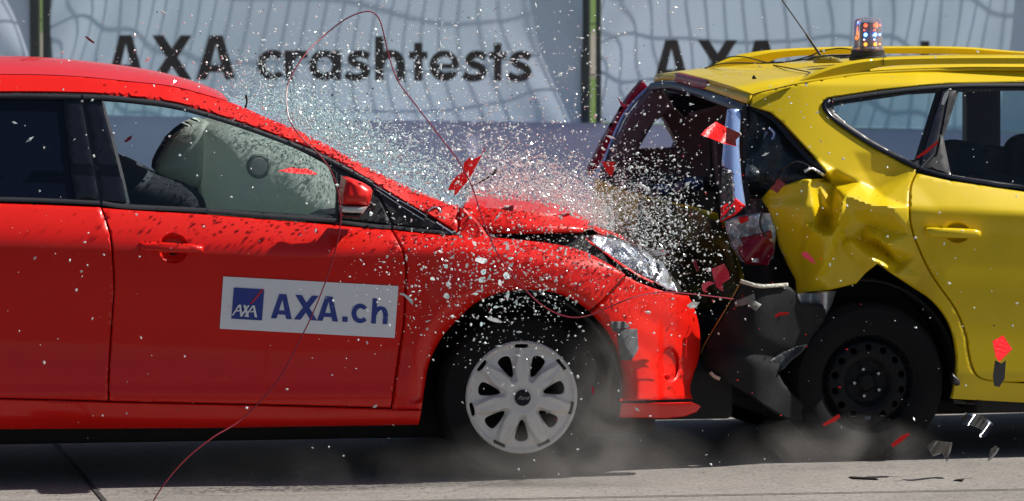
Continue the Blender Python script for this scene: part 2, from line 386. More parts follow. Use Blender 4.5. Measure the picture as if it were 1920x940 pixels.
def glyph_mesh(fr, items, wf, off, name, m, parent, scale_px):
    """items: (char, origin px, ex px vec, ey px vec)"""
    V = []; F = []
    for ch, o, ex, ey in items:
        ops = [(s, [(o[0] + x * ex[0] + y * ey[0], o[1] + x * ex[1] + y * ey[1]) for x, y in p]) for s, p in G_[ch][1]]
        def pred(P, ops=ops):
            c = np.zeros(len(P), bool)
            for s, p in ops:
                i = inside(P, p); c = (c | i) if s == '+' else (c & ~i)
            return c
        V2, T = tri_fill([densify(p, scale_px) for s, p in ops], pred, scale_px)
        used = np.unique(T); mp = -np.ones(len(V2), int); mp[used] = np.arange(len(used)) + len(V)
        for x, y in V2[used]: V.append(fr.L(x, y, wf(x, y) + off))
        for t in T:
            a, b, c = (mp[i] for i in t); nn = (V[b] - V[a]).cross(V[c] - V[a]); F.append((a, b, c) if nn.y < 0 else (a, c, b))
    return mesh_obj(name, V, F, m, parent, True)

# ================================================================== SETTING
def ground():
    m = bpy.data.materials.new('concrete'); m.use_nodes = True; n = m.node_tree; b = n.nodes['Principled BSDF']; lk = n.links.new
    tc = n.nodes.new('ShaderNodeTexCoord')
    mp = n.nodes.new('ShaderNodeMapping'); mp.inputs['Rotation'].default_value = (0, 0, R(35)); mp.inputs['Scale'].default_value = (14, 130, 14)
    lk(tc.outputs['Object'], mp.inputs[0])
    n1 = n.nodes.new('ShaderNodeTexNoise'); n1.inputs['Scale'].default_value = 1; n1.inputs['Detail'].default_value = 4; lk(mp.outputs[0], n1.inputs['Vector'])
    n2 = n.nodes.new('ShaderNodeTexNoise'); n2.inputs['Scale'].default_value = 1.1; n2.inputs['Detail'].default_value = 7; lk(tc.outputs['Object'], n2.inputs['Vector'])
    n3 = n.nodes.new('ShaderNodeTexNoise'); n3.inputs['Scale'].default_value = 60; n3.inputs['Detail'].default_value = 8; lk(tc.outputs['Object'], n3.inputs['Vector'])
    a = n.nodes.new('ShaderNodeMixRGB'); a.blend_type = 'MIX'; a.inputs[1].default_value = (.16, .15, .14, 1); a.inputs[2].default_value = (.33, .31, .29, 1)
    r1 = n.nodes.new('ShaderNodeMapRange'); r1.inputs[1].default_value = .3; r1.inputs[2].default_value = .7; lk(n1.outputs['Fac'], r1.inputs[0]); lk(r1.outputs[0], a.inputs[0])
    c = n.nodes.new('ShaderNodeMixRGB'); c.blend_type = 'MULTIPLY'; c.inputs[0].default_value = .8; lk(a.outputs[0], c.inputs[1])
    r2 = n.nodes.new('ShaderNodeValToRGB'); r2.color_ramp.elements[0].position = .3; r2.color_ramp.elements[0].color = (.75, .74, .73, 1); r2.color_ramp.elements[1].position = .65; r2.color_ramp.elements[1].color = (1.15, 1.13, 1.1, 1)
    lk(n2.outputs['Fac'], r2.inputs[0]); lk(r2.outputs[0], c.inputs[2])
    e = n.nodes.new('ShaderNodeMixRGB'); e.blend_type = 'MULTIPLY'; e.inputs[0].default_value = .9; lk(c.outputs[0], e.inputs[1])
    r3 = n.nodes.new('ShaderNodeValToRGB'); r3.color_ramp.elements[0].position = .33; r3.color_ramp.elements[0].color = (.5, .5, .5, 1); r3.color_ramp.elements[1].position = .5; r3.color_ramp.elements[1].color = (1.1, 1.1, 1.1, 1)
    lk(n3.outputs['Fac'], r3.inputs[0]); lk(r3.outputs[0], e.inputs[2]); lk(e.outputs[0], b.inputs['Base Color']); b.inputs['Roughness'].default_value = .85
    bp = n.nodes.new('ShaderNodeBump'); bp.inputs['Strength'].default_value = .5; bp.inputs['Distance'].default_value = .006; lk(n1.outputs['Fac'], bp.inputs['Height']); lk(bp.outputs[0], b.inputs['Normal'])
    o = mesh_obj('ground', [(-900, -400, 0), (900, -400, 0), (900, 2500, 0), (-900, 2500, 0)], [(0, 1, 2, 3)], m, None, False); o['kind'] = 'structure'
    gm = mat('grass', (.10, .17, .02), .9, noise=(3, .25, (.05, .10, .012)))
    o = mesh_obj('grass', [(-300, 12, .006), (300, 12, .006), (300, 900, .006), (-300, 900, .006)], [(0, 1, 2, 3)], gm, None, False); o['kind'] = 'structure'
    pm = mat('gravel path', (.24, .215, .17), .9, noise=(8, .2, (.18, .16, .13)))
    o = mesh_obj('path', [(-300, 39.5, .012), (300, 39.5, .012), (300, 55.5, .012), (-300, 55.5, .012)], [(0, 1, 2, 3)], pm, None, False); o['kind'] = 'structure'
    am = mat('low bounce ground', (.045, .046, .05), .9, noise=(40, .2, (.03, .03, .032)), bump=(120, .5, .004))
    o = mesh_obj('added_dark_ground', [(-300, -400, .005), (300, -400, .005), (300, -1.9 + 300 * math.tan(R(9.5)) * 0, .005), (-300, -1.9, .005)], [(0, 1, 2, 3)], am, None, False); o['kind'] = 'structure'  # unseen dark ground added towards the camera to cut bounce and reflections
    # slab joints: real grooves drawn as thin dark filler strips
    th = R(9.5); u = Vector((math.cos(th), math.sin(th), 0)); v = Vector((-math.sin(th), math.cos(th), 0)); jm = mat('joint filler', (.035, .033, .032), .9)
    V = []; F = []
    def strip(c, d, L, hw):
        s = d.cross(Vector((0, 0, 1))) * hw; b = len(V); V.extend([c - d * L - s, c + d * L - s, c + d * L + s, c - d * L + s]); F.append((b, b + 1, b + 2, b + 3))
    c0 = gpt(1440, 928); c0.z = .004
    for k in (0, 1, 2): strip(c0 + v * (k * 4.6), u, 40, .008)
    c1 = gpt(175, 916); c1.z = .0045
    for k in (-2, -1, 0, 1, 2): strip(c1 + u * (k * 5.2), v, 12, .009)
    o = mesh_obj('slab_joints', V, F, jm, None, False); o['kind'] = 'structure'; o['label'] = 'dark straight joints between the concrete slabs'
ground()

# ---- fence, banners, barrier
FB = Frame((650 - 960) / FPX * 30, 9.0, -13)
def billow(x, y):
    w = .016 * math.sin(x / 83 + .6 * math.sin(y / 90)) + .035 * math.sin(x / 210 + y / 160 + 1) + .012 * math.sin(y / 75 + x / 260)
    w += .007 * math.sin((x + .45 * y) / 19) * max(0, math.sin(x / 240 + .6)) ** 3
    # pulled folds running to the tied edges
    for ex in (1093, 1127, 65, 92):
        d = abs(x - ex); w += .016 * math.exp(-d / 70) * math.sin((y - 110) / 26 + d / 20)
    return w
def make_banner(x0, x1, label, text_x=None):
    root = bpy.data.objects.new('banner', None); COL.objects.link(root); root.location = FB.W((x0 + x1) / 2, 225, 0); root.rotation_euler = (0, 0, FB.th)
    tag(root, label, 'banner')
    inv = lambda v: Vector((v.x - lx, v.y - ly, v.z - lz)); l0 = FB.L((x0 + x1) / 2, 225, 0); lx, ly, lz = l0
    bot = sp([(x1, 224 + (x1 - 600) * .019), ((x0 + x1) / 2, 226 + ((x0 + x1) / 2 - 600) * .016), (x0, 222 + (x0 - 600) * .012)], 8)
    panel('cloth', FB, [(x0, -330), (x1, -330)] + bot, billow, M['banner'], root, step=9, thick=.002, roll=0, xform=inv, auto=None)
    if text_x is not None:
        U = 83; it = []
        for ch, xx, wd in [('A', 202, 66), ('X', 285, 73), ('A', 368, 72), ('c', 482, 42), ('r', 533, 43), ('a', 579, 61), ('s', 648, 44), ('h', 703, 57), ('t', 769, 31), ('e', 805, 56), ('s', 869, 42), ('t', 919, 29), ('s', 953, 42)]:
            yb = 149 + (xx - 200) * .005 + (text_x > 0) * 9
            gw = G_[ch][0]; it.append((ch, (xx + text_x, yb), (wd / gw * 1.0, 0.1), (0, -U if ch in 'AXht' else -U)))
        o = glyph_mesh(FB, it, billow, -.005, 'lettering', M['text'], root, 7)
        for v in o.data.vertices: v.co = inv(v.co)
    for yy in range(-300, 215, 60):   # eyelets
        pass
    return root
make_banner(-1500, 64, 'pale blue plain fence banner left of the narrow left gap')
make_banner(93, 1092, 'pale blue fence banner reading AXA crashtests in full behind the red car', 0)
make_banner(1128, 2900, 'pale blue fence banner with half hidden AXA lettering behind the yellow car', 1023)
fr_root = bpy.data.objects.new('wire_fence', None); COL.objects.link(fr_root); fr_root.location = FB.W(1100, 225, .2); tag(fr_root, 'grey welded wire fence on posts holding up the banners', 'fence')
def world_parented(o, root):
    o.parent = root; o.matrix_parent_inverse = Matrix.Translation(-root.location); return o
Vw = []; Fw = []
def wire(a, b, r, V, F, k=4):
    d = (b - a).normalized(); ref = Vector((0, 0, 1)) if abs(d.z) < .9 else Vector((1, 0, 0)); p = (ref - d * ref.dot(d)).normalized(); q = d.cross(p); s = len(V)
    for e in (a, b):
        for j in range(k): an = 2 * math.pi * (j + .5) / k; V.append(e + p * r * math.cos(an) + q * r * math.sin(an))
    for j in range(k): F.append((s + j, s + (j + 1) % k, s + k + (j + 1) % k, s + k + j))
for i in range(-42, 62):
    a = FB.toW((i * .105, .26, .06)); wire(a, a + Vector((0, 0, 3.3)), .0036, Vw, Fw)
for j in range(12): wire(FB.toW((-4.5, .26, .1 + j * .27)), FB.toW((6.6, .26, .1 + j * .27)), .0042, Vw, Fw)
world_parented(mesh_obj('wire_mesh', Vw, Fw, M['post'], None, False), fr_root)
for px in (66, 90, 1098, 1123, -700, 2000):
    hw = .020 if px < 1110 else .012
    lu = FB.L(px, 225, .05).x; V = []; F = []
    a = [FB.toW((lu + dx, .05 + dy, z)) for z in (0, 3.4) for dx, dy in ((-hw, -.025), (hw, -.025), (hw, .03), (-hw, .03))]
    world_parented(mesh_obj('post', a, [(0, 1, 5, 4), (1, 2, 6, 5), (2, 3, 7, 6), (3, 0, 4, 7), (4, 5, 6, 7)], M['post'], None, False), fr_root)
# barrier wall in front of the fence foot
FBR = Frame((650 - 960) / FPX * 30, 8.75, -13)
bl = panel('barrier', FBR, [(-1800, 178), (600, 224), (1125, 231), (1700, 243), (3200, 275), (3200, 900), (-1800, 900)],
           lambda x, y: .006 * math.sin(x / 230) + .004 * math.sin(y / 60 + x / 100), M['barrier'], None, step=60, thick=.004, roll=.01, auto=None)
bl.parent = None; bl.matrix_world = Matrix.Translation(FBR.o) @ Matrix.Rotation(FBR.th, 4, 'Z')
tag(bl, 'low lavender cloth barrier along the foot of the banner fence', 'barrier')

# ================================================================== RED CAR
RC = Frame(0.035, 0.0, 9.5, 'hatchback'); RW = 1.80
tag(RC.root, 'red hatchback with AXA.ch door sign and crumpled front end', 'car')
rb = lerp_tab([(-900, 345), (0, 378), (200, 386), (380, 398), (632, 420), (740, 428), (860, 441), (1300, 470)])
rcz = lerp_tab([(-900, 440), (0, 459), (200, 464), (560, 480), (760, 474), (900, 472), (1300, 540)])
def wR0(x, y):
    yb, yc = rb(x), rcz(x)
    if y < yb: w = .085 + (yb - y) / 505 * .34
    elif y < yc: w = .085 * (1 - (y - yb) / (yc - yb)) ** 1.6
    else:
        t = (y - yc); w = .030 * sstep(0, 170, t) - .022 * sstep(170, 280, t) + .05 * sstep(300, 345, t)
    return w
c2t = lerp_tab([(-640, 215), (-400, 178), (0, 176), (153, 176), (204, 178.5), (260, 184), (320, 192), (402, 214.5), (504, 249), (611, 291), (698, 340), (777, 388), (860, 420), (900, 300), (2000, -999)])
def wR(x, y):
    # soften the crease
    ct = c2t(x); rail = max(0, ct - y) / 505 * .95
    w = rail + (wR0(x, y - 5) + 2 * wR0(x, y) + wR0(x, y + 5)) / 4
    r = math.hypot(x - 978, (y - 745)); f = sstep(740, 830, x)
    if f > 0 and x < 1240:
        fl = -.045 * math.exp(-((r - 212) / 62) ** 2) + .045 * max(0, 218 - r) / 20 * (1 if y < 752 else 0)
        below = sstep(430, 470, y)
        w += f * fl * below
        # body above arch bulges up towards the hood
        w -= f * .02 * (1 - below) * (1 - sstep(1100, 1200, x))
    if x > 1060:
        t = (x - 1060) / 255; w += .30 * t * t * t + .05 * t
    if x > 1170: w += .009 * (abs(((x * .62 - y * .8 + 18 * math.sin(y / 40)) / 36) % 2 - 1) - .5) * sstep(1175, 1215, x) * sstep(550, 600, y)
    if x < -500: w += .25 * ((-500 - x) / 370) ** 2
    if 722 < y < 766 and x < 735: w -= .006 * math.sin((y - 722) / 44 * math.pi)
    return w
# sides (near and far)
C2 = [(153, 176), (204, 178.5), (260, 184), (320, 192), (351, 199), (402, 214.5), (453, 231), (504, 249), (555, 268), (611, 291), (662, 320), (698, 340)]
CREASE = [(-700, 150), (-400, 138), (0, 139), (128, 142), (230, 151), (320, 161), (377, 175), (428, 190)]
RTOP = [(463, 204), (504, 222), (555, 243), (611, 270), (662, 299), (713, 325), (764, 350), (815, 371), (849, 383)]
rail_out = sp(CREASE, 4) + sp(RTOP, 4) + [(862, 387)] + [(859, 439)] + sp([(803, 403), (777, 390), (739, 368), (698, 342), (662, 321), (611, 291), (555, 268), (504, 249), (453, 231), (402, 214.5), (351, 199), (320, 192), (260, 184), (204, 178.5), (153, 175.5), (0, 174), (-400, 178), (-640, 215)], 4)
for mir in (None, RW):
    panel('roof_rail', RC, rail_out, wR, M['red'], mirror=mir, step=9, roll=.012, inset=3)
_n = lambda row, d, k=None: [(x, y, wR(x, y) + d) for x, y, *_ in row]
roof = loft('roof', RC, [
    _n([(-700, 150), (-400, 138), (0, 139), (128, 142), (230, 151), (320, 161), (377, 175), (428, 190)], .004),
    [(-700, 138, .44), (-400, 124, .45), (0, 127, .44), (128, 131, .43), (230, 140, .42), (312, 150, .41), (370, 164, .39), (424, 184, .36)],
    [(-700, 122, .62), (-400, 110, .62), (0, 112, .6), (120, 116, .6), (220, 126, .6), (300, 139, .58), (362, 155, .58), (416, 175, .58)],
    [(-700, 115, .9), (-400, 104, .9), (0, 107, .9), (110, 111, .9), (210, 121, .9), (290, 133, .9), (352, 149, .9), (405, 168, .9)],
    [(-690, 112, 1.2), (-400, 102, 1.2), (0, 105, 1.2), (100, 109, 1.2), (200, 119, 1.2), (280, 131, 1.2), (340, 146, 1.2), (392, 165, 1.2)],
    [(-680, 125, 1.57), (-400, 112, 1.57), (0, 113, 1.57), (90, 117, 1.57), (190, 126, 1.57), (270, 138, 1.57), (325, 150, 1.57), (375, 168, 1.57)]], M['red'], n=50)
# windscreen (crazed): from the near pillar edge to the far one, bowed outwards
loft('windscreen', RC, [
    _n([(430, 192), (504, 223), (555, 244), (611, 271), (662, 300), (713, 326), (764, 351), (815, 372), (860, 388)], .01),
    [(432, 186, .4), (500, 211, .37), (556, 231, .36), (613, 256, .34), (664, 284, .33), (716, 310, .32), (768, 337, .31), (822, 362, .3), (872, 384, .3)],
    [(420, 176, .8), (495, 203, .8), (552, 225, .8), (612, 252, .8), (665, 281, .8), (720, 309, .8), (775, 337, .8), (830, 362, .8), (885, 382, .8)],
    [(395, 170, 1.35), (480, 197, 1.4), (540, 221, 1.4), (600, 249, 1.4), (655, 278, 1.4), (712, 307, 1.42), (768, 336, 1.44), (825, 362, 1.46), (880, 384, 1.48)]], M['screen'], n=50)
# window surround (black), near with openings, far with openings
sur_out = [(-640, 222)] + sp([(-400, 178), (0, 173), (153, 174.5), (204, 177.5), (260, 183), (320, 191), (402, 213.5), (504, 248), (611, 290), (698, 339), (777, 388), (857, 441)], 5) + [(740, 430), (632, 421), (380, 399), (190, 387), (0, 379.5), (-400, 372), (-600, 350)]
front_op = sp([(192, 190), (250, 195), (320, 204), (400, 223), (480, 248), (560, 282), (610, 308), (634, 325)], 4) + [(632, 407), (440, 395.5), (240, 384)]
rear_op = [(117, 187), (141, 374), (0, 370), (-180, 366), (-215, 200), (0, 186)]
wS = lambda x, y: wR(x, y) + .008
panel('window_frame', RC, sur_out, wS, M['trim'], holes=[front_op, rear_op], step=10, thick=.06)
panel('window_frame', RC, sur_out, wS, M['trim'], holes=[front_op, rear_op], step=14, thick=.06, mirror=RW)
panel('front_window', RC, front_op, lambda x, y: wR(x, y) + .018, M['win'], step=14, thick=0, roll=0)
panel('front_window', RC, front_op, lambda x, y: wR(x, y) + .018, M['win'], step=20, thick=0, roll=0, mirror=RW)
panel('rear_window', RC, rear_op, lambda x, y: wR(x, y) + .014, M['privacy'], step=14, thick=0, roll=0)
panel('rear_window', RC, rear_op, lambda x, y: wR(x, y) + .014, M['privacy'], step=20, thick=0, roll=0, mirror=RW)
# B pillar gloss covers, raised weather strips
wI = lambda x, y: wR(x, y) + .003
panel('pillar_cover', RC, [(119, 188), (152, 189), (178, 330), (185, 374), (142, 373), (134, 330)], wI, M['gloss_black'], step=12, thick=.006, roll=.003)
panel('pillar_cover', RC, [(156, 189), (190, 190), (228, 330), (238, 381), (190, 377), (182, 330)], wI, M['gloss_black'], step=12, thick=.006, roll=.003)
rect_strip('chrome_strip', RC, [(193, 191), (212, 262), (229, 330), (241, 384)], [1.8, 2.6, 3, 3], .125, .14, M['chrome'])
def strip_on(name, fr, pts, hw, wf, m, th=.014, parent=None):
    q = [np.array(p, float) for p in pts]; V = []; F = []
    for i in range(len(q)):
        d = q[min(i + 1, len(q) - 1)] - q[max(i - 1, 0)]; d /= np.linalg.norm(d); nn = np.array([-d[1], d[0]]); h = hw
        for s, dd in ((-1, .006), (-.75, -th * .8), (0, -th), (.75, -th * .8), (1, .006)):
            p = q[i] + nn * h * s; V.append(fr.L(p[0], p[1], wf(p[0], p[1]) + dd))
    for i in range(len(q) - 1):
        for j in range(4): F.append((i * 5 + j, i * 5 + j + 1, i * 5 + 6 + j, i * 5 + 5 + j))
    return mesh_obj(name, V, F, m, parent if parent is not None else fr.root, True, 60)
strip_on('window_seal', RC, sp([(-400, 184), (0, 180), (100, 181), (151, 182)], 6), 4.5, wS, M['trim'])
strip_on('window_seal', RC, sp([(156, 182), (204, 184), (260, 190), (320, 198), (402, 220), (504, 254.5), (611, 298), (700, 346)], 6), 5, wS, M['trim'])
strip_on('belt_seal', RC, sp([(-400, 367), (0, 374), (100, 377), (186, 381)], 6), 4.5, wS, M['trim'])
strip_on('belt_seal', RC, sp([(192, 381.5), (240, 388), (380, 395), (500, 405), (632, 414)], 6), 5, wS, M['trim'])
strip_on('belt_seal', RC, sp([(640, 417), (700, 424), (733, 426)], 6), 4.5, wS, M['trim'])
strip_on('belt_seal', RC, sp([(738, 426), (790, 432), (850, 437)], 6), 4, wS, M['trim'])
# black triangles ahead of the window
panel('sail_panel', RC, [(637, 327), (698, 348), (722, 395), (733, 421), (638, 411)], lambda x, y: wR(x, y) - .002, M['black'], step=10, thick=.01)
panel('fender_triangle', RC, [(705, 355), (785, 400), (846, 434), (738, 421), (726, 395)], lambda x, y: wR(x, y) - .002, M['black'], step=10, thick=.01)
strip_on('chrome_line', RC, [(700, 346), (740, 371), (780, 393), (800, 406)], 1.1, lambda x, y: wR(x, y) - .004, M['chrome'], .004)
strip_on('chrome_line', RC, [(706, 356), (750, 385), (795, 413)], 1.0, lambda x, y: wR(x, y) - .004, M['chrome'], .004)
strip_on('chrome_line', RC, [(818, 417), (835, 428), (849, 437)], 1.6, lambda x, y: wR(x, y) - .004, M['chrome'], .004)

# inner dark shell behind the panel gaps (near and far)
arch = sp([(790, 768), (797, 720), (805, 680), (824, 640), (846, 612), (884, 574), (910, 559), (948, 547), (988, 543.5), (1039, 549), (1077, 564), (1100, 580), (1129, 609), (1149, 640), (1159, 670), (1163, 700), (1161, 756)], 3)
inner_out = [(-800, 400), (0, 384), (190, 391), (380, 403), (632, 425), (740, 433), (860, 444), (915, 449), (1049, 464), (1150, 510), (1240, 552), (1280, 600), (1280, 740), (1165, 740)] + [(x, y) for x, y in reversed(arch)] + [(740, 790), (0, 790), (-800, 790)]
wD = lambda x, y: wR(x, y) + .03
for mir in (None, RW): panel('inner_shell', RC, inner_out, wD, M['dark'], step=30, thick=.01, roll=0, mirror=mir)

g2 = [(190, 389), (207, 442), (212, 493), (214, 544), (210, 600), (204, 700), (203.5, 752)]      # gap between doors
g1 = [(733, 429), (754, 469), (761, 500), (760, 540), (757, 604), (750, 650), (740, 720), (733.5, 766)]   # gap ahead of front door
rear_gap = [(-232, 372), (-240, 440), (-215, 520), (-190, 600), (-175, 660), (-175, 745)]
fd = [(x + 1.2, y) for x, y in sp(g2, 4)][::-1]
front_door_out = [(191.5, 389.5), (380, 401.5), (500, 411), (632, 422.5), (731, 430.5)] + [(x - 1.2, y) for x, y in sp(g1, 4)][1:-1] + [(732, 764.5), (500, 758.5), (300, 754), (205, 752)] + fd[1:-1]
rear_door_out = [(-231, 374), (-100, 378), (0, 380.5), (188.5, 388.5)] + [(x - 1.2, y) for x, y in sp(g2, 4)][1:-1] + [(202, 751.5), (0, 746), (-174, 742)] + [(x + 1.2, y) for x, y in sp(rear_gap, 4)][::-1][1:-1]
for mir in (None, RW):
    d1 = panel('front_door', RC, front_door_out, wR, M['red'], step=8, mirror=mir, holes=[BOWL((325, 466, 27, 27))] if mir is None else ())
    d2 = panel('rear_door', RC, rear_door_out, wR, M['red'], step=9, mirror=mir)
    fen = panel('fender', RC, [(862, 388), (870, 391), (885, 404), (905, 428), (917, 445)] + sp([(917, 446), (962, 449), (1013, 454.5), (1049, 460), (1085, 468), (1115, 481), (1150, 500), (1173, 515)], 3) + [(1131, 562), (1105, 583)]
          + [p for p in reversed(arch) if p[0] < 1102] + [(735.5, 766.5)] + [(x + 1.2, y) for x, y in sp(g1, 4)][::-1][1:] + [(741, 431), (860, 442)], wR, M['red'], step=7, mirror=mir, inset=3, roll=.008)
    if mir is None: DOOR = d1
    qp = panel('rear_quarter', RC, [(-234, 372), (-600, 352), (-640, 215), (-760, 330), (-850, 420), (-860, 600), (-840, 720), (-520, 745)] + sp([(-520, 745), (-500, 640), (-430, 570), (-342, 545), (-255, 570), (-190, 640), (-180, 742)], 4)[1:] + [(x - 1.2, y) for x, y in sp(rear_gap, 4)][::-1][1:], wR, M['red'], step=14, mirror=mir)
    sill = panel('sill', RC, [(-174, 744.5), (0, 748.5), (204, 754.5), (500, 761), (733, 767.5), (790, 770), (785, 797), (400, 803), (0, 805), (-174, 803)], lambda x, y: wR(x, y) + .004 + .03 * sstep(785, 803, y), M['red'], step=9, mirror=mir, thick=.05)
    bump = panel('bumper', RC, [(1174.5, 518), (1197, 530), (1223, 540), (1249, 548), (1272, 553), (1292, 555)] + sp([(1292, 556), (1306, 590), (1313, 630), (1311, 670), (1299, 706), (1294, 730), (1299, 748)], 4) + [(1163, 752)] + [p for p in reversed(arch) if p[0] > 1107 and p[1] < 752] + [(1108, 586), (1133, 564)],
                 wR, M['red'], holes=[[(1256 + 17 * math.cos(a * .3927), 684 + 31 * math.sin(a * .3927)) for a in range(16)]], step=7, mirror=mir, inset=3, roll=.008)
    lip = panel('bumper_lip', RC, [(1161, 756), (1250, 757), (1300, 756), (1314, 762), (1306, 773), (1285, 781), (1250, 785), (1155, 783)], lambda x, y: .075 + .0002 * (x - 1160) + .003 * max(0, y - 756), M['red'], step=6, mirror=mir, thick=.04)
# arch liners, wells
def well(fr, cx, cy, rpx, W, nm='wheel_well', w0=.05):
    c = fr.L(cx, cy, .0); r = rpx / 505
    V = []; F = []; n = 28
    for i in range(n + 1):
        a = -.25 + (math.pi + .5) * i / n
        for ww in (w0, .36): V.append(Vector((c.x + r * math.cos(a), ww, c.z + r * math.sin(a))))
    for i in range(n): F.append((2 * i, 2 * i + 1, 2 * i + 3, 2 * i + 2))
    o = mesh_obj(nm, V, F, M['dark'], fr.root, True)
    md = o.modifiers.new('solid', 'SOLIDIFY'); md.thickness = .01
    for k in (1,):
        V2 = [Vector((v.x, W - v.y, v.z)) for v in V]; o2 = mesh_obj(nm, V2, F, M['dark'], fr.root, True)
well(RC, 975, 745, 200, RW); well(RC, -342, 745, 200, RW)
# underbody / engine block mass
def lbox(fr, name, p0, p1, w0, w1, m, bevel=.02):
    a = fr.L(p0[0], p0[1], w0); b = fr.L(p1[0], p1[1], w0)
    return box_obj(name, (min(a.x, b.x), w0, min(a.z, b.z)), (max(a.x, b.x), w1, max(a.z, b.z)), m, fr.root, bevel)
lbox(RC, 'underbody', (-780, 560), (1230, 814), .37, RW - .37, M['dark'])
lbox(RC, 'floor_pan', (-160, 700), (770, 788), .12, RW - .12, M['dark'])
lbox(RC, 'engine_bay', (880, 480), (1250, 700), .30, RW - .30, M['dark'])
lbox(RC, 'dashboard', (600, 405), (860, 520), .12, RW - .12, M['fabric_dark'], .05)
lbox(RC, 'rear_shelf', (-760, 380), (-250, 640), .12, RW - .12, M['dark'], .05)
lbox(RC, 'parcel_cabin', (-640, 240), (130, 420), .24, 1.0, M['dark'], .08)
lbox(RC, 'shade_fill', (1180, 690), (1375, 786), .42, RW - .3, M['dark'])  # dark box put in to stand for the shade under the nose
# hood: side face + top
hood_low = [(921, 438, .13), (965, 438, .11), (1013, 437, .11), (1060, 436, .14), (1090, 435, .17), (1109, 425, .22)]
hood_cr = [(868, 390, .2), (920, 393, .19), (962, 397, .19), (1010, 401, .20), (1060, 407, .24), (1107, 424, .30)]
hood_mid = [(876, 375, .45), (925, 378, .45), (975, 383, .46), (1030, 390, .48), (1075, 402, .5), (1118, 426, .52)]
hood_top = [(886, 359, .85), (940, 368, .85), (990, 374, .85), (1035, 384, .85), (1072, 397, .85), (1112, 420, .85)]
hood_far = [(880, 366, 1.5), (930, 374, 1.5), (980, 381, 1.5), (1025, 392, 1.5), (1080, 408, 1.5), (1180, 452, 1.4)]
hood_l0 = [(870, 392, .155), (885, 404, .15), (905, 425, .14), (921, 437, .135)]
loft('hood', RC, [hood_low, [(a[0] * .25 + b[0] * .75 , a[1] * .3 + b[1] * .7, a[2] * .35 + b[2] * .65 - .012) for a, b in zip(hood_cr, [(895, 432, .13)] + hood_low[1:])], [(a[0], a[1] * .75 + b[1] * .25, a[2] * .8 + b[2] * .2) for a, b in zip(hood_cr, [(872, 400, .14)] + hood_low[1:])], hood_cr, hood_mid, hood_top, hood_far], M['red'], n=44, thick=.012)
loft('hood_nose', RC, [[(1109, 426, .24), (1125, 436, .3), (1150, 444, .42), (1180, 456, .6), (1215, 474, .8)], [(1107, 422, .40), (1130, 431, .45), (1158, 441, .55), (1190, 455, .75), (1220, 470, .9)]], M['red'], n=14, thick=.01)
rect_strip('hood_hinge', RC, [(874, 398), (890, 412), (903, 426)], [1.4, 2.2, 1.6], .10, .13, M['chrome'])
# headlight: reflector bowl and lens
hl = [(1092, 443), (1124, 441), (1155, 449), (1182, 460), (1213, 473), (1239, 487), (1254, 510), (1265, 532), (1272, 549), (1249, 543), (1223, 526), (1203, 516), (1167, 495), (1134, 472), (1101, 450)]
wH = lambda x, y: wR(x, y) + .03 + .0015 * (530 - y) * (1 if y < 530 else 0)
H = panel('headlight', RC, hl, lambda x, y: wH(x, y) + .02 + .02 * math.sin(x / 9 + y / 14) + .005 * math.sin(x / 5.1), M['reflector'], step=4, thick=.05)
panel('lens', RC, hl, lambda x, y: wH(x, y) - .012, M['bottlelens'], H, step=7, thick=.01, pillow=(.03, 9))
strip_on('lens_rim', RC, [(1094, 446), (1130, 471), (1165, 496), (1200, 518), (1225, 530)], 2.2, lambda x, y: wH(x, y) - .01, M['red'], .012, H)
strip_on('reflector_bar', RC, [(1160, 458), (1185, 485), (1212, 520)], 3.5, lambda x, y: wH(x, y) + .0, M['chrome'], .012, H)
strip_on('reflector_bar', RC, [(1190, 464), (1212, 490), (1222, 522)], 5, lambda x, y: wH(x, y) + .0, M['chrome'], .014, H)
strip_on('reflector_bar', RC, [(1232, 492), (1236, 508), (1228, 520)], 4, lambda x, y: wH(x, y) + .0, M['gloss_black'], .012, H)
panel('bonnet_gap', RC, [(921, 440), (1013, 439), (1092, 437), (1102, 453), (1134, 475), (1167, 498), (1203, 519), (1225, 531), (1249, 546), (1272, 553), (1249, 552), (1170, 519), (1115, 484), (1049, 464), (962, 451)], lambda x, y: wR(x, y) + .10, M['dark'], step=12, thick=.03)
panel('headlight_housing', RC, [(1085, 437), (1112, 428), (1150, 440), (1240, 490), (1285, 552), (1249, 549), (1170, 516), (1115, 482)], lambda x, y: wR(x, y) + .26, M['dark'], step=12, thick=.03)
# fog lamp recess
panel('fog_lamp', RC, [(1256 + 20 * math.cos(a * .3927), 684 + 34 * math.sin(a * .3927)) for a in range(16)], lambda x, y: wR(x, y) + .022, M['red'], step=5, thick=.02, roll=0)
lathe('fog_bulb', [(.0, -.012), (.008, -.01), (.011, 0), (.009, .01)], M['redlens'], RC.L(1252, 707, wR(1252, 707) + .012), 'y', 12, RC.root)
# duct tape patch
tp = lambda x, y: wR(x, y) - .007 + .003 * math.sin(x / 3 + y / 4)
panel('tape_patch', RC, [(1158, 617), (1195, 617), (1197, 655), (1187, 672), (1178, 677), (1163, 675), (1158, 640)], tp, M['tape'], step=4, thick=.004, roll=.001)
panel('tape_patch', RC, [(1145, 603), (1172, 603), (1183, 615), (1158, 616), (1158, 624), (1150, 622), (1145, 612)], lambda x, y: wR(x, y) - .013 + .005 * math.sin(x / 2.2), M['tape'], step=3, thick=.004, roll=.001)
# bracket thing at pillar foot
strip_on('pillar_crack', RC, sp([(803, 396), (812, 389), (822, 390), (826, 396)], 4), 1.6, lambda x, y: wR(x, y) - .002, M['chrome_rough'], .008)
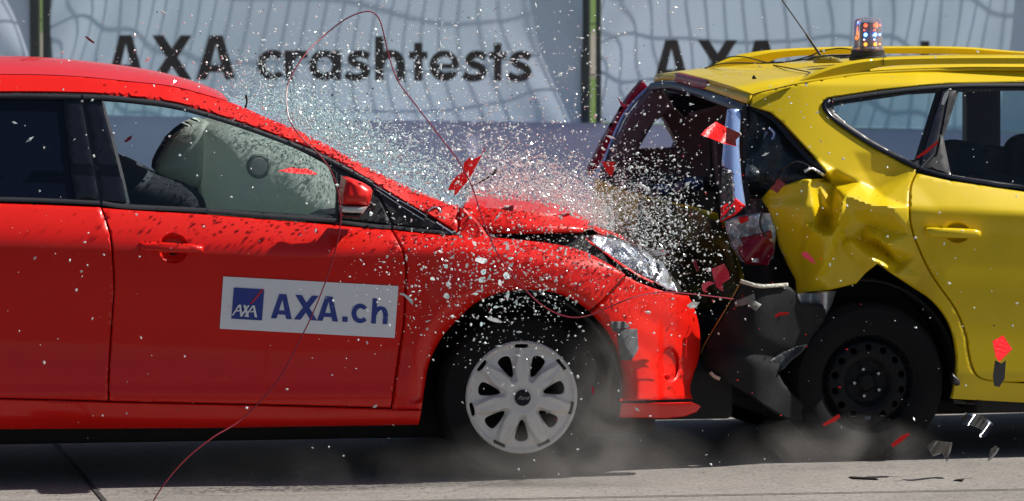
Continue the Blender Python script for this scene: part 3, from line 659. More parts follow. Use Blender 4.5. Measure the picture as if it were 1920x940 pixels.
# door handles
def handle(fr, door, x0, x1, y0, y1, wf, m, bowl):
    cx, cy, rx, ry = bowl
    panel('handle_bowl', fr, [(cx + rx * math.cos(a * math.pi / 12), cy + ry * math.sin(a * math.pi / 12)) for a in range(24)], lambda x, y: wf(x, y) + .004 + .030 * math.sqrt(max(0, 1 - ((x - cx) / rx) ** 2 - ((y - cy) / ry) ** 2)), m, door, step=4, thick=0, roll=0)
    n = 14; out = [(x0 + (x1 - x0) * t, y0 + (y1 - y0) * t - h) for t, h in ((0, 3), (.02, 8), (.1, 9.5), (.5, 9), (.9, 8.5), (.98, 6), (1, 2), (.985, -5), (.9, -8.5), (.5, -9), (.1, -8.5), (.02, -6))]
    h = panel('door_handle', fr, out, lambda x, y: wf(x, y) - .048 + .016 * ((x - (x0 + x1) / 2) / ((x1 - x0) / 2)) ** 2, m, door, step=4, thick=.03, pillow=(.016, 7))
    return h
handle(RC, DOOR, 261, 382, 463, 468, wR, M['red'], (325, 466, 27.5, 27.5))
# door sign
wsg = lambda x, y: wR(x, y) - .004
SGN = panel('door_sign', RC, [(418.7, 518.7), (747, 536.6), (740, 634), (412, 616.6)], wsg, M['white'], DOOR, step=12, thick=.002, roll=0)
Zs = lambda x, y: (400 + x / 5.333, 500 + y / 5.333)
sq = [Zs(205, 210), Zs(510, 228), Zs(487, 540), Zs(180, 522)]
panel('blue_square', RC, sq, lambda x, y: wsg(x, y) - .002, M['blue'], SGN, step=10, thick=.001, roll=0)
panel('red_slash', RC, [Zs(484, 228), Zs(508, 229), Zs(386, 374), Zs(368, 373)], lambda x, y: wsg(x, y) - .0045, M['redvinyl'], SGN, step=5, thick=.001, roll=0)
ex = lambda s: (s / 5.333, s * .052 / 5.333)
items = []
for ch, zx, wd in (('A', 575, 215), ('X', 805, 222), ('A', 1037, 215)):
    yb = 517 + (zx - 575) * .052; items.append((ch, Zs(zx, yb), (wd / .84 / 5.333, wd / .84 * .052 / 5.333), (.06 * 47, -246 / 5.333)))
items.append(('.', Zs(1290, 553), (265 / 5.333, 2.4), (1, -265 / 5.333)))
items.append(('c', Zs(1380, 561), (255 / 5.333, 2.4), (1.2, -280 / 5.333)))
items.append(('h', Zs(1577, 570), (250 / 5.333, 2.4), (3.2, -252 / 5.333)))
glyph_mesh(RC, items, wsg, -.002, 'lettering', M['blue'], SGN, 6)
# logo strokes
V = []; F = []
def logo_poly(p, off):
    pts = [Zs(*q) for q in p]; b = len(V)
    for x, y in pts: V.append(RC.L(x, y, wsg(x, y) - off))
    F.append(tuple(range(b, b + len(p))))
for k, p in enumerate([[(182, 492), (250, 385), (272, 381), (205, 480), (195, 492)], [(258, 381), (276, 381), (292, 500), (270, 500)], [(222, 450), (282, 448), (283, 436), (232, 438)],
          [(300, 385), (324, 385), (358, 505), (334, 505)], [(345, 388), (366, 388), (286, 500), (262, 500)], [(392, 388), (408, 388), (330, 502), (308, 502)], [(392, 388), (414, 390), (438, 508), (414, 506)], [(368, 458), (428, 456), (426, 444), (376, 446)]]): logo_poly(p, .0045 + .0004 * k)
mesh_obj('logo_letters', V, F, M['white'], SGN, False)
# mirror
mir_out = [(645, 353), (648.5, 336), (659.5, 334.5), (681.7, 343), (695, 352), (698.5, 358), (697, 370), (692, 386), (642.5, 384)]
MR = panel('side_mirror', RC, mir_out, lambda x, y: -.17 + .0007 * abs(y - 368) + .0006 * max(0, x - 675), M['red'], step=4, thick=.13, pillow=(.035, 12))
panel('mirror_indicator', RC, [(642, 386.5), (690, 388), (680, 401), (643, 399)], -.155, M['lamp_ind'], MR, step=4, thick=.10, pillow=(.015, 5))
panel('mirror_foot', RC, [(643, 401), (679, 402), (676, 409), (646, 407)], -.14, M['black'], MR, step=6, thick=.13, pillow=(.015, 4))
panel('mirror_arm', RC, [(680, 372), (706, 384), (703, 394), (682, 390)], -.06, M['black'], MR, step=6, thick=.12)
# interior
SE = lambda nm, out, w, m, pl, th: panel(nm, RC, out, w, m, step=9, thick=th, pillow=pl, back=True)
SE('front_seat', sp([(150, 470), (160, 320), (200, 290), (225, 290), (262, 312), (300, 330), (350, 345), (382, 372), (388, 420), (380, 480)], 4), .42, M['fabric_dark'], (.12, 40), .45)
SE('airbag', sp([(326, 262), (350, 238), (385, 226), (430, 222), (520, 240), (590, 280), (622, 330), (628, 400), (560, 430), (400, 430), (384, 400), (378, 330), (376, 250), (380, 320), (372, 348), (345, 330), (318, 300)], 3)[0:0] or sp([(376, 240), (430, 222), (520, 240), (590, 280), (622, 330), (628, 400), (560, 440), (400, 440), (384, 400), (374, 330), (376, 240)], 4)[:-1], .45, M['airbag'], (.22, 95), .3)
SE('headrest_airbag', sp([(322, 262), (350, 238), (386, 226), (400, 260), (392, 340), (350, 350), (296, 320), (322, 262)], 4)[:-1], .56, M['airbag'], (.16, 40), .25)
lathe('airbag_vent', [(.0, -.006), (.032, -.005), (.033, .0)], M['airbag_mark'], RC.L(485, 312, .445), 'y', 28, RC.root)
lathe('airbag_seam', [(.033, -.001), (.04, -.003), (.047, .0)], M['airbag_ring'], RC.L(485, 312, .445), 'y', 28, RC.root)
# seat on the far side
SE('front_seat', sp([(190, 470), (200, 330), (240, 300), (300, 330), (330, 380), (340, 470)], 4), 1.05, M['fabric_dark'], (.12, 40), .4)
# ---- wheels
def tyre_wheel(fr, px, py, Rt, w0, W, rimr, parent_label=None, far=False):
    c = fr.L(px, py, w0); root = bpy.data.objects.new('wheel', None); COL.objects.link(root); root.parent = fr.root; root.location = c
    wd = .2; s = 1
    prof = [(rimr, .01), (rimr + .01, .002), (Rt * .80, -.006), (Rt * .93, .0), (Rt * .985, .02), (Rt, .045), (Rt, wd - .045), (Rt * .985, wd - .02), (Rt * .93, wd), (rimr, wd)]
    lathe('tyre', prof, M['tyre'], (0, 0, 0), 'y', 64, root)
    lathe('rim', [(rimr + .004, .012), (rimr - .012, .03), (rimr - .02, .07), (.0, .085)], M['rim'], (0, 0, 0), 'y', 48, root)
    return root, c
def cover(root, Rc):
    Fr0 = 200.0; loops = [[(Fr0 * math.cos(2 * math.pi * i / 84), Fr0 * math.sin(2 * math.pi * i / 84)) for i in range(84)]]
    for k in range(7):
        a = R(-90 + k * 360 / 7); pts = []
        for (r, t) in ((.36, 0), (.40, 5.5), (.50, 9.5), (.62, 12), (.74, 12.5), (.80, 9), (.82, 0), (.80, -9), (.74, -12.5), (.62, -12), (.50, -9.5), (.40, -5.5)):
            r = .585 + (r - .585) * .86; pts.append((Fr0 * r * math.cos(a + R(t * .76)), Fr0 * r * math.sin(a + R(t * .76))))
        loops.append(sp(pts + [pts[0]], 2)[:-1])
        a = R(90 + k * 360 / 7); loops.append([(Fr0 * r * math.cos(a + R(t)), Fr0 * r * math.sin(a + R(t))) for r, t in ((.885, -7), (.90, -7.5), (.945, -7), (.955, -4), (.955, 4), (.945, 7), (.90, 7.5), (.885, 7), (.875, 0))])
    def pred(P):
        c = inside(P, loops[0])
        for h in loops[1:]: c &= ~inside(P, h)
        return c
    V2, F = tri_fill([densify(l, 7) for l in loops], pred, 6.5)
    used = np.unique(F); mp = -np.ones(len(V2), int); mp[used] = range(len(used)); F = mp[F]; V2 = V2[used]; V = []
    for x, y in V2:
        r = math.hypot(x, y) / Fr0; a = math.degrees(math.atan2(y, x)); t = ((a + 90 + 360 / 14) % (360 / 7)) - 360 / 14   # 0 at window centre
        h = -.030 + .018 * r * r + .012 * sstep(.9, 1, r)                     # face dome
        half = 10 + 13 * sstep(.35, .92, r)                  # window valley half angle
        val = (1 - sstep(half - 5, half + .5, abs(t))) * sstep(.27, .40, r) * (1 - sstep(.90, .955, r))
        h += .024 * val
        hub = 1 - sstep(.20, .33, r); h += .010 * (1 - sstep(.12, .16, r)) * 0 + .006 * math.sin(min(r / .3, 1) * math.pi)
        h += .004 * math.exp(-((abs(t) - 25.7) / 4) ** 2) * sstep(.4, .6, r)
        V.append(Vector((x / Fr0 * Rc, h, y / Fr0 * Rc)))
    faces = []
    for a, b, c in F:
        nn = (V[b] - V[a]).cross(V[c] - V[a]); faces.append((a, b, c) if nn.y < 0 else (a, c, b))
    o = mesh_obj('wheel_cover', V, faces, M['cover'], root, True, 35)
    md = o.modifiers.new('solid', 'SOLIDIFY'); md.thickness = .006; md.offset = -1
    lathe('hub_badge', [(.0, -.036), (.026, -.036), (.029, -.033), (.031, -.025)], M['gloss_black'], (0, 0, 0), 'y', 32, root)
    tcv = bpy.data.curves.new('badge_text', 'FONT'); tcv.body = 'Ford'; tcv.size = .021; tcv.align_x = 'CENTER'; tcv.align_y = 'CENTER'; tcv.shear = .5; tcv.extrude = .0004
    tmp = bpy.data.objects.new('tmp', tcv); me = bpy.data.meshes.new_from_object(tmp); bpy.data.objects.remove(tmp)
    t = bpy.data.objects.new('badge_lettering', me); COL.objects.link(t); t.parent = root; t.rotation_euler = (R(90), 0, 0); t.location = (0, -.0368, 0); me.materials.clear(); me.materials.append(M['chrome'])
wr, wc = tyre_wheel(RC, 978, 745, .314, .07, RW, .205); cover(wr, .2125)
RC_z0 = wc.z - .314
for px, w0 in ((978, RW - .23), (-342, .035), (-342, RW - .23)):
    r2, _ = tyre_wheel(RC, px, 745, .314, .035, RW, .205); r2.location = (RC.L(px, 745, .035).x, w0, wc.z)

# ================================================================== YELLOW CAR
YC = Frame(1.375, 0.65, 13, 'estate_car'); YW = 1.72
tag(YC.root, 'yellow car with smashed tailgate and crumpled rear quarter, beacon on its roof', 'car')
yb_ = lerp_tab([(1380, 322), (1720, 322), (1920, 358), (2400, 400), (3300, 440)])
yc_ = lerp_tab([(1380, 386), (1700, 389), (1800, 393), (1920, 399), (2400, 430), (3300, 480)])
# crumple net
CN = [(1440, 290, 0), (1520, 290, 0), (1600, 285, 0), (1700, 290, 0), (1765, 300, 0), (1765, 400, 0), (1765, 500, 0), (1765, 600, 0), (1640, 600, 0), (1500, 600, 0), (1420, 600, 0), (1420, 400, 0),
      (1706, 330, 0), (1706, 390, -.005), (1708, 440, 0), (1720, 480, 0),
      (1500, 335, .0), (1505, 420, .0), (1516, 338, -.008), (1519, 425, -.012), (1532, 338, .012), (1532, 418, .012), (1548, 338, .055), (1545, 412, .05), (1562, 345, .035), (1560, 405, .035),
      (1581, 372, -.03), (1586, 366, -.03), (1550, 322, -.012), (1565, 318, .0), (1612, 342, .012), (1640, 355, .02), (1630, 383, -.03), (1660, 372, .0), (1670, 388, -.028),
      (1524, 430, -.02), (1545, 442, -.025), (1560, 440, -.02), (1538, 420, .04), (1552, 424, .035), (1575, 400, -.028), (1570, 430, -.03),
      (1560, 462, -.026), (1548, 490, -.024), (1532, 518, -.012), (1582, 430, .006), (1572, 466, .004), (1560, 495, .004), (1545, 520, .0), (1600, 405, .0), (1620, 420, .012), (1650, 430, .012),
      (1588, 444, .002), (1594, 452, -.016), (1612, 449, .022), (1637, 455, .030), (1660, 474, .028), (1683, 495, .016), (1620, 475, -.022), (1645, 492, -.034), (1662, 500, -.034), (1677, 516, -.022), (1652, 478, -.004),
      (1640, 442, -.02), (1665, 460, -.02), (1700, 500, 0), (1605, 500, -.005), (1620, 512, -.012), (1500, 480, .008), (1500, 540, .0), (1560, 540, .004), (1600, 532, -.004), (1728, 520, .006)]
cv, ce, cf, *_ = delaunay_2d_cdt([Vector((a, b)) for a, b, c in CN], [], [], 0, 1e-4)
key = {(round(a), round(b)): c for a, b, c in CN}
gx = np.arange(1400, 1770, 2.0); gy = np.arange(280, 604, 2.0); DW = np.zeros((len(gy), len(gx))); GX, GY = np.meshgrid(gx, gy)
for f in cf:
    P = [(cv[i].x, cv[i].y, key[(round(cv[i].x), round(cv[i].y))]) for i in f[:3]]
    (x1, y1, a), (x2, y2, b), (x3, y3, c) = P; d = (y2 - y3) * (x1 - x3) + (x3 - x2) * (y1 - y3)
    if abs(d) < 1e-6: continue
    l1 = ((y2 - y3) * (GX - x3) + (x3 - x2) * (GY - y3)) / d; l2 = ((y3 - y1) * (GX - x3) + (x1 - x3) * (GY - y3)) / d; l3 = 1 - l1 - l2
    ok = (l1 >= -1e-6) & (l2 >= -1e-6) & (l3 >= -1e-6); DW[ok] = (l1 * a + l2 * b + l3 * c)[ok]
for _ in range(1):
    P = np.pad(DW, 1, mode='edge'); DW = (P[:-2, 1:-1] + P[2:, 1:-1] + P[1:-1, :-2] + P[1:-1, 2:] + 2 * P[1:-1, 1:-1]) / 6
def dent(x, y):
    if not (1400 <= x < 1766 and 280 <= y < 600): return 0
    fx = (x - 1400) / 2; fy = (y - 280) / 2; i = int(fx); j = int(fy); a = fx - i; b = fy - j
    return DW[j, i] * (1 - a) * (1 - b) + DW[j, i + 1] * a * (1 - b) + DW[j + 1, i] * (1 - a) * b + DW[j + 1, i + 1] * a * b
def wY0(x, y):
    yb, yc = yb_(x), yc_(x)
    if y < yb:
        w = .075 + (yb - y) / 490 * .40
        if y < 158: w += (158 - y) / 490 * .8
    elif y < yc: w = .075 * (1 - (y - yb) / (yc - yb))
    else: w = .012 * sstep(0, 60, y - yc) + .012 * sstep(100, 250, y - yc) + .02 * sstep(700, 745, y)
    return w
def wY(x, y):
    w = (wY0(x, y - 3) + 2 * wY0(x, y) + wY0(x, y + 3)) / 4
    if x < 1560: w += .16 * ((1560 - x) / 130) ** 2 * sstep(325, 375, y) + .03 * ((1560 - x) / 130) ** 2
    if x > 2600: w += .25 * ((x - 2600) / 500) ** 2
    if x < 1760: w += .075 * sstep(392, 560, y) * sstep(1760, 1690, x)
    return w + dent(x, y) * 2.1
yg = sp([(1719, 324), (1707, 351), (1705.5, 402), (1711, 435), (1722.6, 466), (1740, 504), (1763, 540), (1785, 570), (1799, 596), (1811, 630), (1816, 663), (1825, 695), (1842, 711), (1880, 716), (1920, 717)], 4)
yarch = sp([(1675, 514.5), (1712, 539), (1745, 561), (1772, 592), (1787, 626), (1794, 665), (1793, 699), (1787, 737), (1783, 748)], 4)
opn = [(1544, 191), (1555, 185), (1653, 170), (1772, 158), (1920, 155), (2600, 160), (2820, 330), (2800, 400), (1920, 355), (1780, 334), (1719, 317), (1695, 306), (1631, 272), (1568, 230), (1545, 205)]
qtr_out = [(1409, 181), (1428, 174), (1487, 161), (1532, 153), (1574, 146), (1627, 139), (1780, 133), (1920, 132), (2600, 140), (2750, 210), (2870, 340), (2822, 332), (2602, 158), (1920, 153.5), (1772, 156.5), (1653, 168.5), (1554, 183.5), (1542.5, 191), (1543.5, 206), (1567, 231.5), (1630, 273.5), (1694, 307.5), (1718, 318.5)] + [(x - 1.2, y) for x, y in yg if y < 716] + [(1920, 719), (2500, 722), (2500, 770), (1920, 755), (1786, 748)] + yarch[::-1][1:] + \
    [(1646, 494), (1623, 512), (1605, 532), (1555, 544), (1496, 549), (1494, 526), (1479, 498), (1463, 462), (1453, 424), (1443, 393), (1429, 374), (1445, 356), (1476, 347), (1507, 337), (1548, 335), (1549, 321), (1524, 290), (1495, 259), (1466, 228), (1445, 211), (1409, 200)]
panel('side_panel', YC, qtr_out, wY, M['yellow'], step=4.6, auto=38, roll=.004)
YD = panel('rear_door', YC, [(1721, 325), (1780, 338), (1920, 359), (2330, 402), (2330, 722), (1920, 716)] + [(x + 1.4, y - .5) for x, y in yg[::-1][1:-1]], wY, M['yellow'], step=8, holes=[BOWL((1795, 436, 22, 19))])
panel('front_door', YC, [(2333, 402), (2860, 430), (2900, 560), (2880, 720), (2333, 722)], wY, M['yellow'], step=20)
panel('fender', YC, [(2863, 430), (3200, 460), (3330, 520), (3340, 720), (3270, 730), (3240, 650), (3150, 600), (3050, 590), (2960, 620), (2900, 720), (2903, 560)], wY, M['yellow'], step=20)
panel('window_trim', YC, opn, lambda x, y: wY(x, y) + .008, M['trim'], holes=[
    [(1563, 200), (1600, 189), (1700, 177), (1762, 172), (1722, 300), (1712, 305), (1690, 293), (1640, 266), (1590, 233), (1565, 210)],
    [(1797, 173), (1920, 170), (2250, 172), (2250, 380), (1920, 348), (1783, 328), (1769, 258)],
    [(2300, 172), (2580, 176), (2760, 330), (2760, 390), (2300, 380)]], step=9, thick=.05)
panel('quarter_window', YC, [(1563, 200), (1600, 189), (1700, 177), (1762, 172), (1722, 300), (1712, 305), (1690, 293), (1640, 266), (1590, 233), (1565, 210)], lambda x, y: wY(x, y) + .016, M['win_y'], step=20, thick=0, roll=0)
panel('door_window', YC, [(1797, 173), (1920, 170), (2250, 172), (2250, 380), (1920, 348), (1783, 328), (1769, 258)], lambda x, y: wY(x, y) + .016, M['win_y'], step=20, thick=0, roll=0)
ywf = lambda x, y: wY(x, y) + .006
strip_on('window_seal', YC, sp([(1560, 188), (1653, 174), (1772, 162), (1920, 159), (2600, 164)], 6), 4, ywf, M['trim'], .012)
strip_on('window_seal', YC, sp([(1553, 187), (1546, 194), (1549, 207), (1570, 228), (1631, 269), (1695, 302), (1719, 313)], 6), 4.5, ywf, M['gloss_black'], .016)
strip_on('belt_seal', YC, sp([(1722, 314.5), (1780, 331), (1850, 343), (1920, 352), (2300, 385)], 6), 3.6, ywf, M['gloss_black'], .014)
panel('pillar_cover', YC, [(1766, 170), (1776, 168), (1766, 215), (1752, 285), (1727, 312), (1726, 300)], lambda x, y: wY(x, y) + .001, M['gloss_black'], step=10, thick=.008)
panel('pillar_cover', YC, [(1780, 168), (1794, 168), (1766, 255), (1779, 326), (1731, 314), (1757, 285), (1771, 215)], lambda x, y: wY(x, y) + .001, M['black'], step=10, thick=.008)
handle(YC, YD, 1735, 1840, 436, 439, wY, M['yellow'], (1795, 436, 22.5, 19.5))
# inner dark shell
panel('inner_shell', YC, [(1480, 352), (1600, 340), (1720, 335), (1920, 370), (2330, 410), (3250, 480), (3250, 560), (2900, 590), (2880, 735), (1920, 740), (1800, 735), (1800, 640), (1760, 560), (1700, 520), (1646, 488), (1600, 520), (1500, 535), (1460, 420)], lambda x, y: wY(x, y) - dent(x, y) * 2.1 + .17, M['dark'], step=30, thick=.01, roll=0)
panel('sill', YC, [(1787, 750), (1920, 757), (2500, 772), (2500, 790), (1920, 768), (1860, 765), (1858, 762), (1790, 757)], lambda x, y: wY(x, y) + .03, M['black'], step=20, thick=.06)
# far side shell with its window openings
far_out = [(1215, 170), (1330, 135), (1700, 104), (2300, 110), (2500, 300), (2800, 420), (2800, 660), (1300, 700), (1140, 620), (1110, 420), (1135, 300)]
panel('far_side', YC, far_out, lambda x, y: YW - .07 - max(0, 300 - y) / 490 * .3, M['trimbrown'], holes=[
    [(1197, 279), (1226, 230), (1243, 218), (1252, 236), (1268, 266), (1264, 277)],
    [(1540, 205), (1580, 196), (1700, 178), (1811, 172), (1811, 304), (1600, 296), (1560, 260)],
    [(1876, 170), (2150, 172), (2200, 320), (1876, 310)]], step=22, thick=.05)
# roof
YR0 = [(1407.5, 179, .225), (1450, 168, .235), (1487, 159, .245), (1560, 147, .25), (1630, 138, .26), (1780, 131, .27), (1920, 130, .28), (2500, 134, .28)]
YR1 = [(1368, 165, .5), (1430, 152, .5), (1490, 145, .5), (1560, 137, .5), (1640, 129, .5), (1780, 122, .5), (1920, 121, .5), (2500, 124, .5)]
YR2 = [(1325, 152, .82), (1400, 141, .82), (1480, 134, .82), (1560, 127, .82), (1650, 121, .82), (1780, 115, .82), (1920, 114, .82), (2460, 117, .82)]
YR3 = [(1272, 139, 1.18), (1350, 130, 1.18), (1430, 124, 1.18), (1520, 119, 1.18), (1630, 112, 1.18), (1760, 107, 1.18), (1900, 106, 1.18), (2420, 110, 1.18)]
YR4 = [(1230, 142, 1.47), (1320, 130, 1.47), (1400, 123, 1.47), (1500, 118, 1.47), (1610, 111, 1.47), (1740, 106, 1.47), (1880, 105, 1.47), (2400, 110, 1.47)]
loft('roof', YC, [YR0, YR1, YR2, YR3, YR4], M['yellow'], n=60, thick=.012)
# spoiler rear face, brake light
RE = [(1408, 179.5, .222), (1370, 167, .5), (1328, 153.5, .82), (1272, 140, 1.18), (1230, 143, 1.47)]
RL = [(1402, 195, .235), (1360, 181, .5), (1319, 167, .82), (1267, 152, 1.18), (1228, 153, 1.47)]
SPL = loft('spoiler', YC, [RE, RL], M['yellow'], n=40, thick=.01)
loft('brake_light', YC, [[(1329, 152, .80), (1300, 145, .985), (1270, 138, 1.18)], [(1330, 156, .785), (1299, 149, .97), (1268.5, 142, 1.165)], [(1321, 171, .80), (1293, 161, .985), (1266, 152.5, 1.165)]], M['redlens_dark'], SPL, n=16, thick=.012)
rect_strip('roof_seam', YC, [(1410, 178), (1428, 172.6), (1487, 159.4)], .9, .2, .215, M['dark'])
# panel seam across the roof
tube('tailgate_seam', [YC.L(*p) for p in ((1489, 159, .28), (1519, 136, .5), (1478, 127.5, .8), (1450, 122.5, 1.1))], .0025, M['dark'], YC.root, 6)
# roof rails
def rail(top, bot, w0, w1):
    G = [[YC.L(x, y, w1) for x, y in bot], [YC.L(x, y, w0) for x, y in bot], [YC.L(x, y - .0, w0 - .004) for x, y in [((a[0] + b[0]) / 2, (a[1] * .75 + b[1] * .25)) for a, b in zip(top, bot)]], [YC.L(x, y, w0 + .01) for x, y in top], [YC.L(x, y, w1) for x, y in top], [YC.L(x, y, w1) for x, y in bot]]
    return grid('roof_rail', G, M['yellow'], YC.root, True, 40)
rs = lambda p: sp(p, 5)
rail(rs([(1487, 158.5), (1525, 137), (1580, 118), (1653, 108.5), (1780, 106), (1920, 105.5), (2400, 108)]), rs([(1489, 160.5), (1532, 152), (1574, 145), (1627, 131), (1700, 122), (1920, 120), (2400, 122)]), .27, .31)
rect_strip('rail_foot', YC, [(1560, 146), (1600, 140), (1632, 133)], [2, 5, 4], .28, .31, M['yellow'])
rail(rs([(1322, 127.5), (1366, 109), (1397, 100.5), (1449, 93.5), (1532, 89), (1661, 87), (1802, 88), (1920, 97), (2200, 112)]), rs([(1326, 128.5), (1380, 124), (1430, 120), (1466, 109), (1540, 103), (1661, 101), (1802, 102), (1920, 108), (2200, 118)]), 1.40, 1.44)
strip_on('rail_joint', YC, [(1656, 108), (1657, 123)], .7, lambda x, y: .263, M['dark'], .003)
# antenna
tube('antenna', [YC.L(1440, -40, .9), YC.L(1466, 0, .9), YC.L(1510, 62, .88), YC.L(1514, 68, .88), YC.L(1539, 105, .86)], [.0022, .0026, .003, .0055, .0055], M['cable'], YC.root)
panel('antenna_base', YC, [(1532, 105), (1545, 103), (1576, 110), (1582, 116), (1578, 118), (1531, 119)], .84, mat('olive antenna foot', (.25, .21, .03), .4), step=5, thick=.05, pillow=(.015, 5))
# tailgate frame, interior, chrome pillar
wT = lambda x: np.interp(x, [1105, 1230, 1400, 1440], [1.62, 1.45, .30, .2])
loft('rear_header', YC, [[(1404, 197, .25), (1360, 184, .5), (1319, 170, .82), (1267, 155, 1.18), (1224, 158, 1.45)], [(1395, 215, .26), (1350, 197, .5), (1312, 184, .82), (1262, 167, 1.18), (1212, 172, 1.47)]], mat('dark blue header', (.03, .04, .07), .25), n=30, thick=.02)
far_red = [(1205, 151), (1215, 164), (1192, 190), (1167, 222), (1147, 262), (1124, 308), (1108, 332), (1103, 322), (1130, 266), (1157, 220), (1180, 181)]
panel('far_tail_lamp', YC, far_red, 1.50, M['redlens_dark'], step=8, thick=.05)
strip_on('far_window_edge', YC, sp([(1224, 159), (1194, 186), (1167, 222), (1145, 272), (1130, 312)], 5), 4, lambda x, y: 1.47, M['sky_chrome'], .02)
panel('far_pillar_trim', YC, sp([(1222, 168), (1258, 176), (1270, 200), (1226, 230), (1196, 280), (1170, 350), (1130, 350), (1150, 290), (1180, 220)], 3), 1.40, M['trimbrown'], step=12, thick=.05)
panel('sun_blind', YC, [(1240, 168), (1262, 200), (1281, 219), (1300, 214), (1354, 204), (1352, 194), (1300, 180)], 1.0, M['gloss_black'], step=12, thick=.01)
panel('grab_trim', YC, [(1290, 213), (1354, 195), (1356, 204), (1300, 219)], .98, M['trimbrown'], step=12, thick=.02)
# chrome strip of near tail lamp
CHR = panel('tail_lamp', YC, sp([(1366, 206), (1391, 207), (1388, 240), (1386, 270), (1388, 305), (1391, 338), (1398, 386)], 3) + [(1380, 396), (1377, 375), (1373, 326), (1356, 312)] + sp([(1355, 312), (1358, 280), (1362, 236), (1366, 206)], 3)[1:-1], lambda x, y: .10 + (395 - y) / 490 * .24 + .0006 * abs(x - 1374), M['sky_chrome'], step=5, thick=.02, pillow=(.006, 4))
panel('reflector', YC, [(1355, 316), (1372, 320), (1376, 372), (1379, 398), (1354, 414)], lambda x, y: .09 + (395 - y) / 490 * .24 + .006 * math.sin((x + y) / 2.2), mat('mesh reflector', (.10, .10, .11), .4, metal=.6), CHR, step=4, thick=.01)
panel('red_lens', YC, [(1354, 388), (1380, 372), (1398, 386), (1378, 404), (1353, 417)], lambda x, y: .085 + .0006 * (x - 1354), M['redlens'], CHR, step=4, thick=.02)
rect_strip('rear_gasket', YC, sp([(1340, 262), (1343, 310), (1350, 350), (1357, 400)], 4), 3, .42, .46, M['trimbrown'])
rect_strip('rear_gasket', YC, sp([(1331, 258), (1334, 310), (1342, 360), (1351, 420)], 4), 2, .44, .46, M['gloss_black'])
rect_strip('pillar_edge', YC, sp([(1396, 200), (1397, 260), (1398, 320), (1404, 392)], 4), 4, .19, .30, M['gloss_black'])
# dark pocket where the lamp was
wP = lambda x, y: wY(x, y) + .05 + .02 * math.sin(x / 13) * math.sin(y / 19)
panel('lamp_pocket', YC, [(1398, 196), (1450, 208), (1500, 256), (1556, 320), (1552, 342), (1480, 356), (1436, 378), (1440, 400), (1400, 410)], wP, mat('dark green black pocket', (.02, .03, .038), .3, bump=(22, .6, .03)), step=6, thick=.02)
rect_strip('pocket_rib', YC, sp([(1437, 246), (1434, 280), (1430, 320), (1430, 340)], 4), [3] + [4] * 11 + [2], .20, .24, mat('blue grey rib', (.12, .15, .25), .35))
strip_on('pocket_rib', YC, sp([(1442, 240), (1452, 250), (1448, 262)], 4), 3, lambda x, y: .19, M['sky_chrome'])
strip_on('pocket_edge', YC, sp([(1411, 200), (1450, 222), (1490, 268), (1520, 300), (1544, 326)], 4), 7, lambda x, y: wY(x, y) + .03, M['gloss_black'], .015)
strip_on('torn_metal', YC, sp([(1450, 340), (1470, 316), (1492, 304), (1512, 309), (1518, 314)], 4), 3, lambda x, y: wY(x, y) + .015, M['gloss_black'], .02)
strip_on('torn_metal', YC, sp([(1508, 322), (1522, 316), (1534, 322), (1546, 330)], 4), 3, lambda x, y: wY(x, y) + .002, M['chrome_rough'], .02)
# crushed lamp cluster
CL = panel('crushed_lamp', YC, [(1364, 417), (1384, 408), (1424, 400), (1444, 400), (1453, 424), (1455, 450), (1450, 486), (1420, 494), (1395, 492), (1378, 468), (1368, 440)], lambda x, y: .16 + .03 * math.sin(x / 8 + 1) * math.cos(y / 9) + .03 * math.sin(x * 12.9 + y * 7.2), M['chrome_rough'], step=12, thick=.04, smooth=False)
panel('red_lens', YC, [(1392, 445), (1420, 440), (1446, 432), (1452, 470), (1440, 498), (1400, 496), (1384, 470)], lambda x, y: .118 + .02 * math.sin(x / 9 + y / 11), M['redlens_dark'], CL, step=5, thick=.01)
panel('red_lens', YC, [(1384, 408), (1402, 405), (1404, 414), (1390, 420)], .11, M['redlens'], CL, step=5, thick=.01)
tube('lamp_lead', [YC.L(*p, .10) for p in sp([(1429, 398), (1425, 415), (1428, 430), (1437, 444)], 4)], .004, M['cable'], YC.root)
# crushed tailgate (yellow in shade) under the opening
def wTG(x, y):
    return float(np.interp(x, [1100, 1200, 1330, 1420], [1.35, 1.0, .52, .30])) + .05 * math.sin(x / 23 + y / 40) + .03 * math.sin(y / 17 - x / 60) + max(0, y - 420) / 490 * .4
TG = panel('tailgate', YC, sp([(1118, 335), (1160, 352), (1230, 372), (1300, 388), (1345, 400)], 4) + [(1368, 420), (1382, 480), (1400, 540), (1330, 575), (1250, 600), (1180, 600), (1130, 520), (1110, 420)], wTG, M['yellow'], step=8, thick=.03, smooth=True)
panel('tailgate_trim', YC, [(1200, 372), (1300, 392), (1360, 425), (1380, 500), (1390, 560), (1250, 580), (1190, 470)], lambda x, y: wTG(x, y) - .05 + .03 * math.sin(x / 11 - y / 15), mat('shaded yellow tailgate trim', (.22, .17, .03), .5, noise=(12, .15, (.07, .06, .05)), bump=(40, 1, .02)), TG, step=7, thick=.02)  # olive base colour carries the shaded tone of the yellow panel
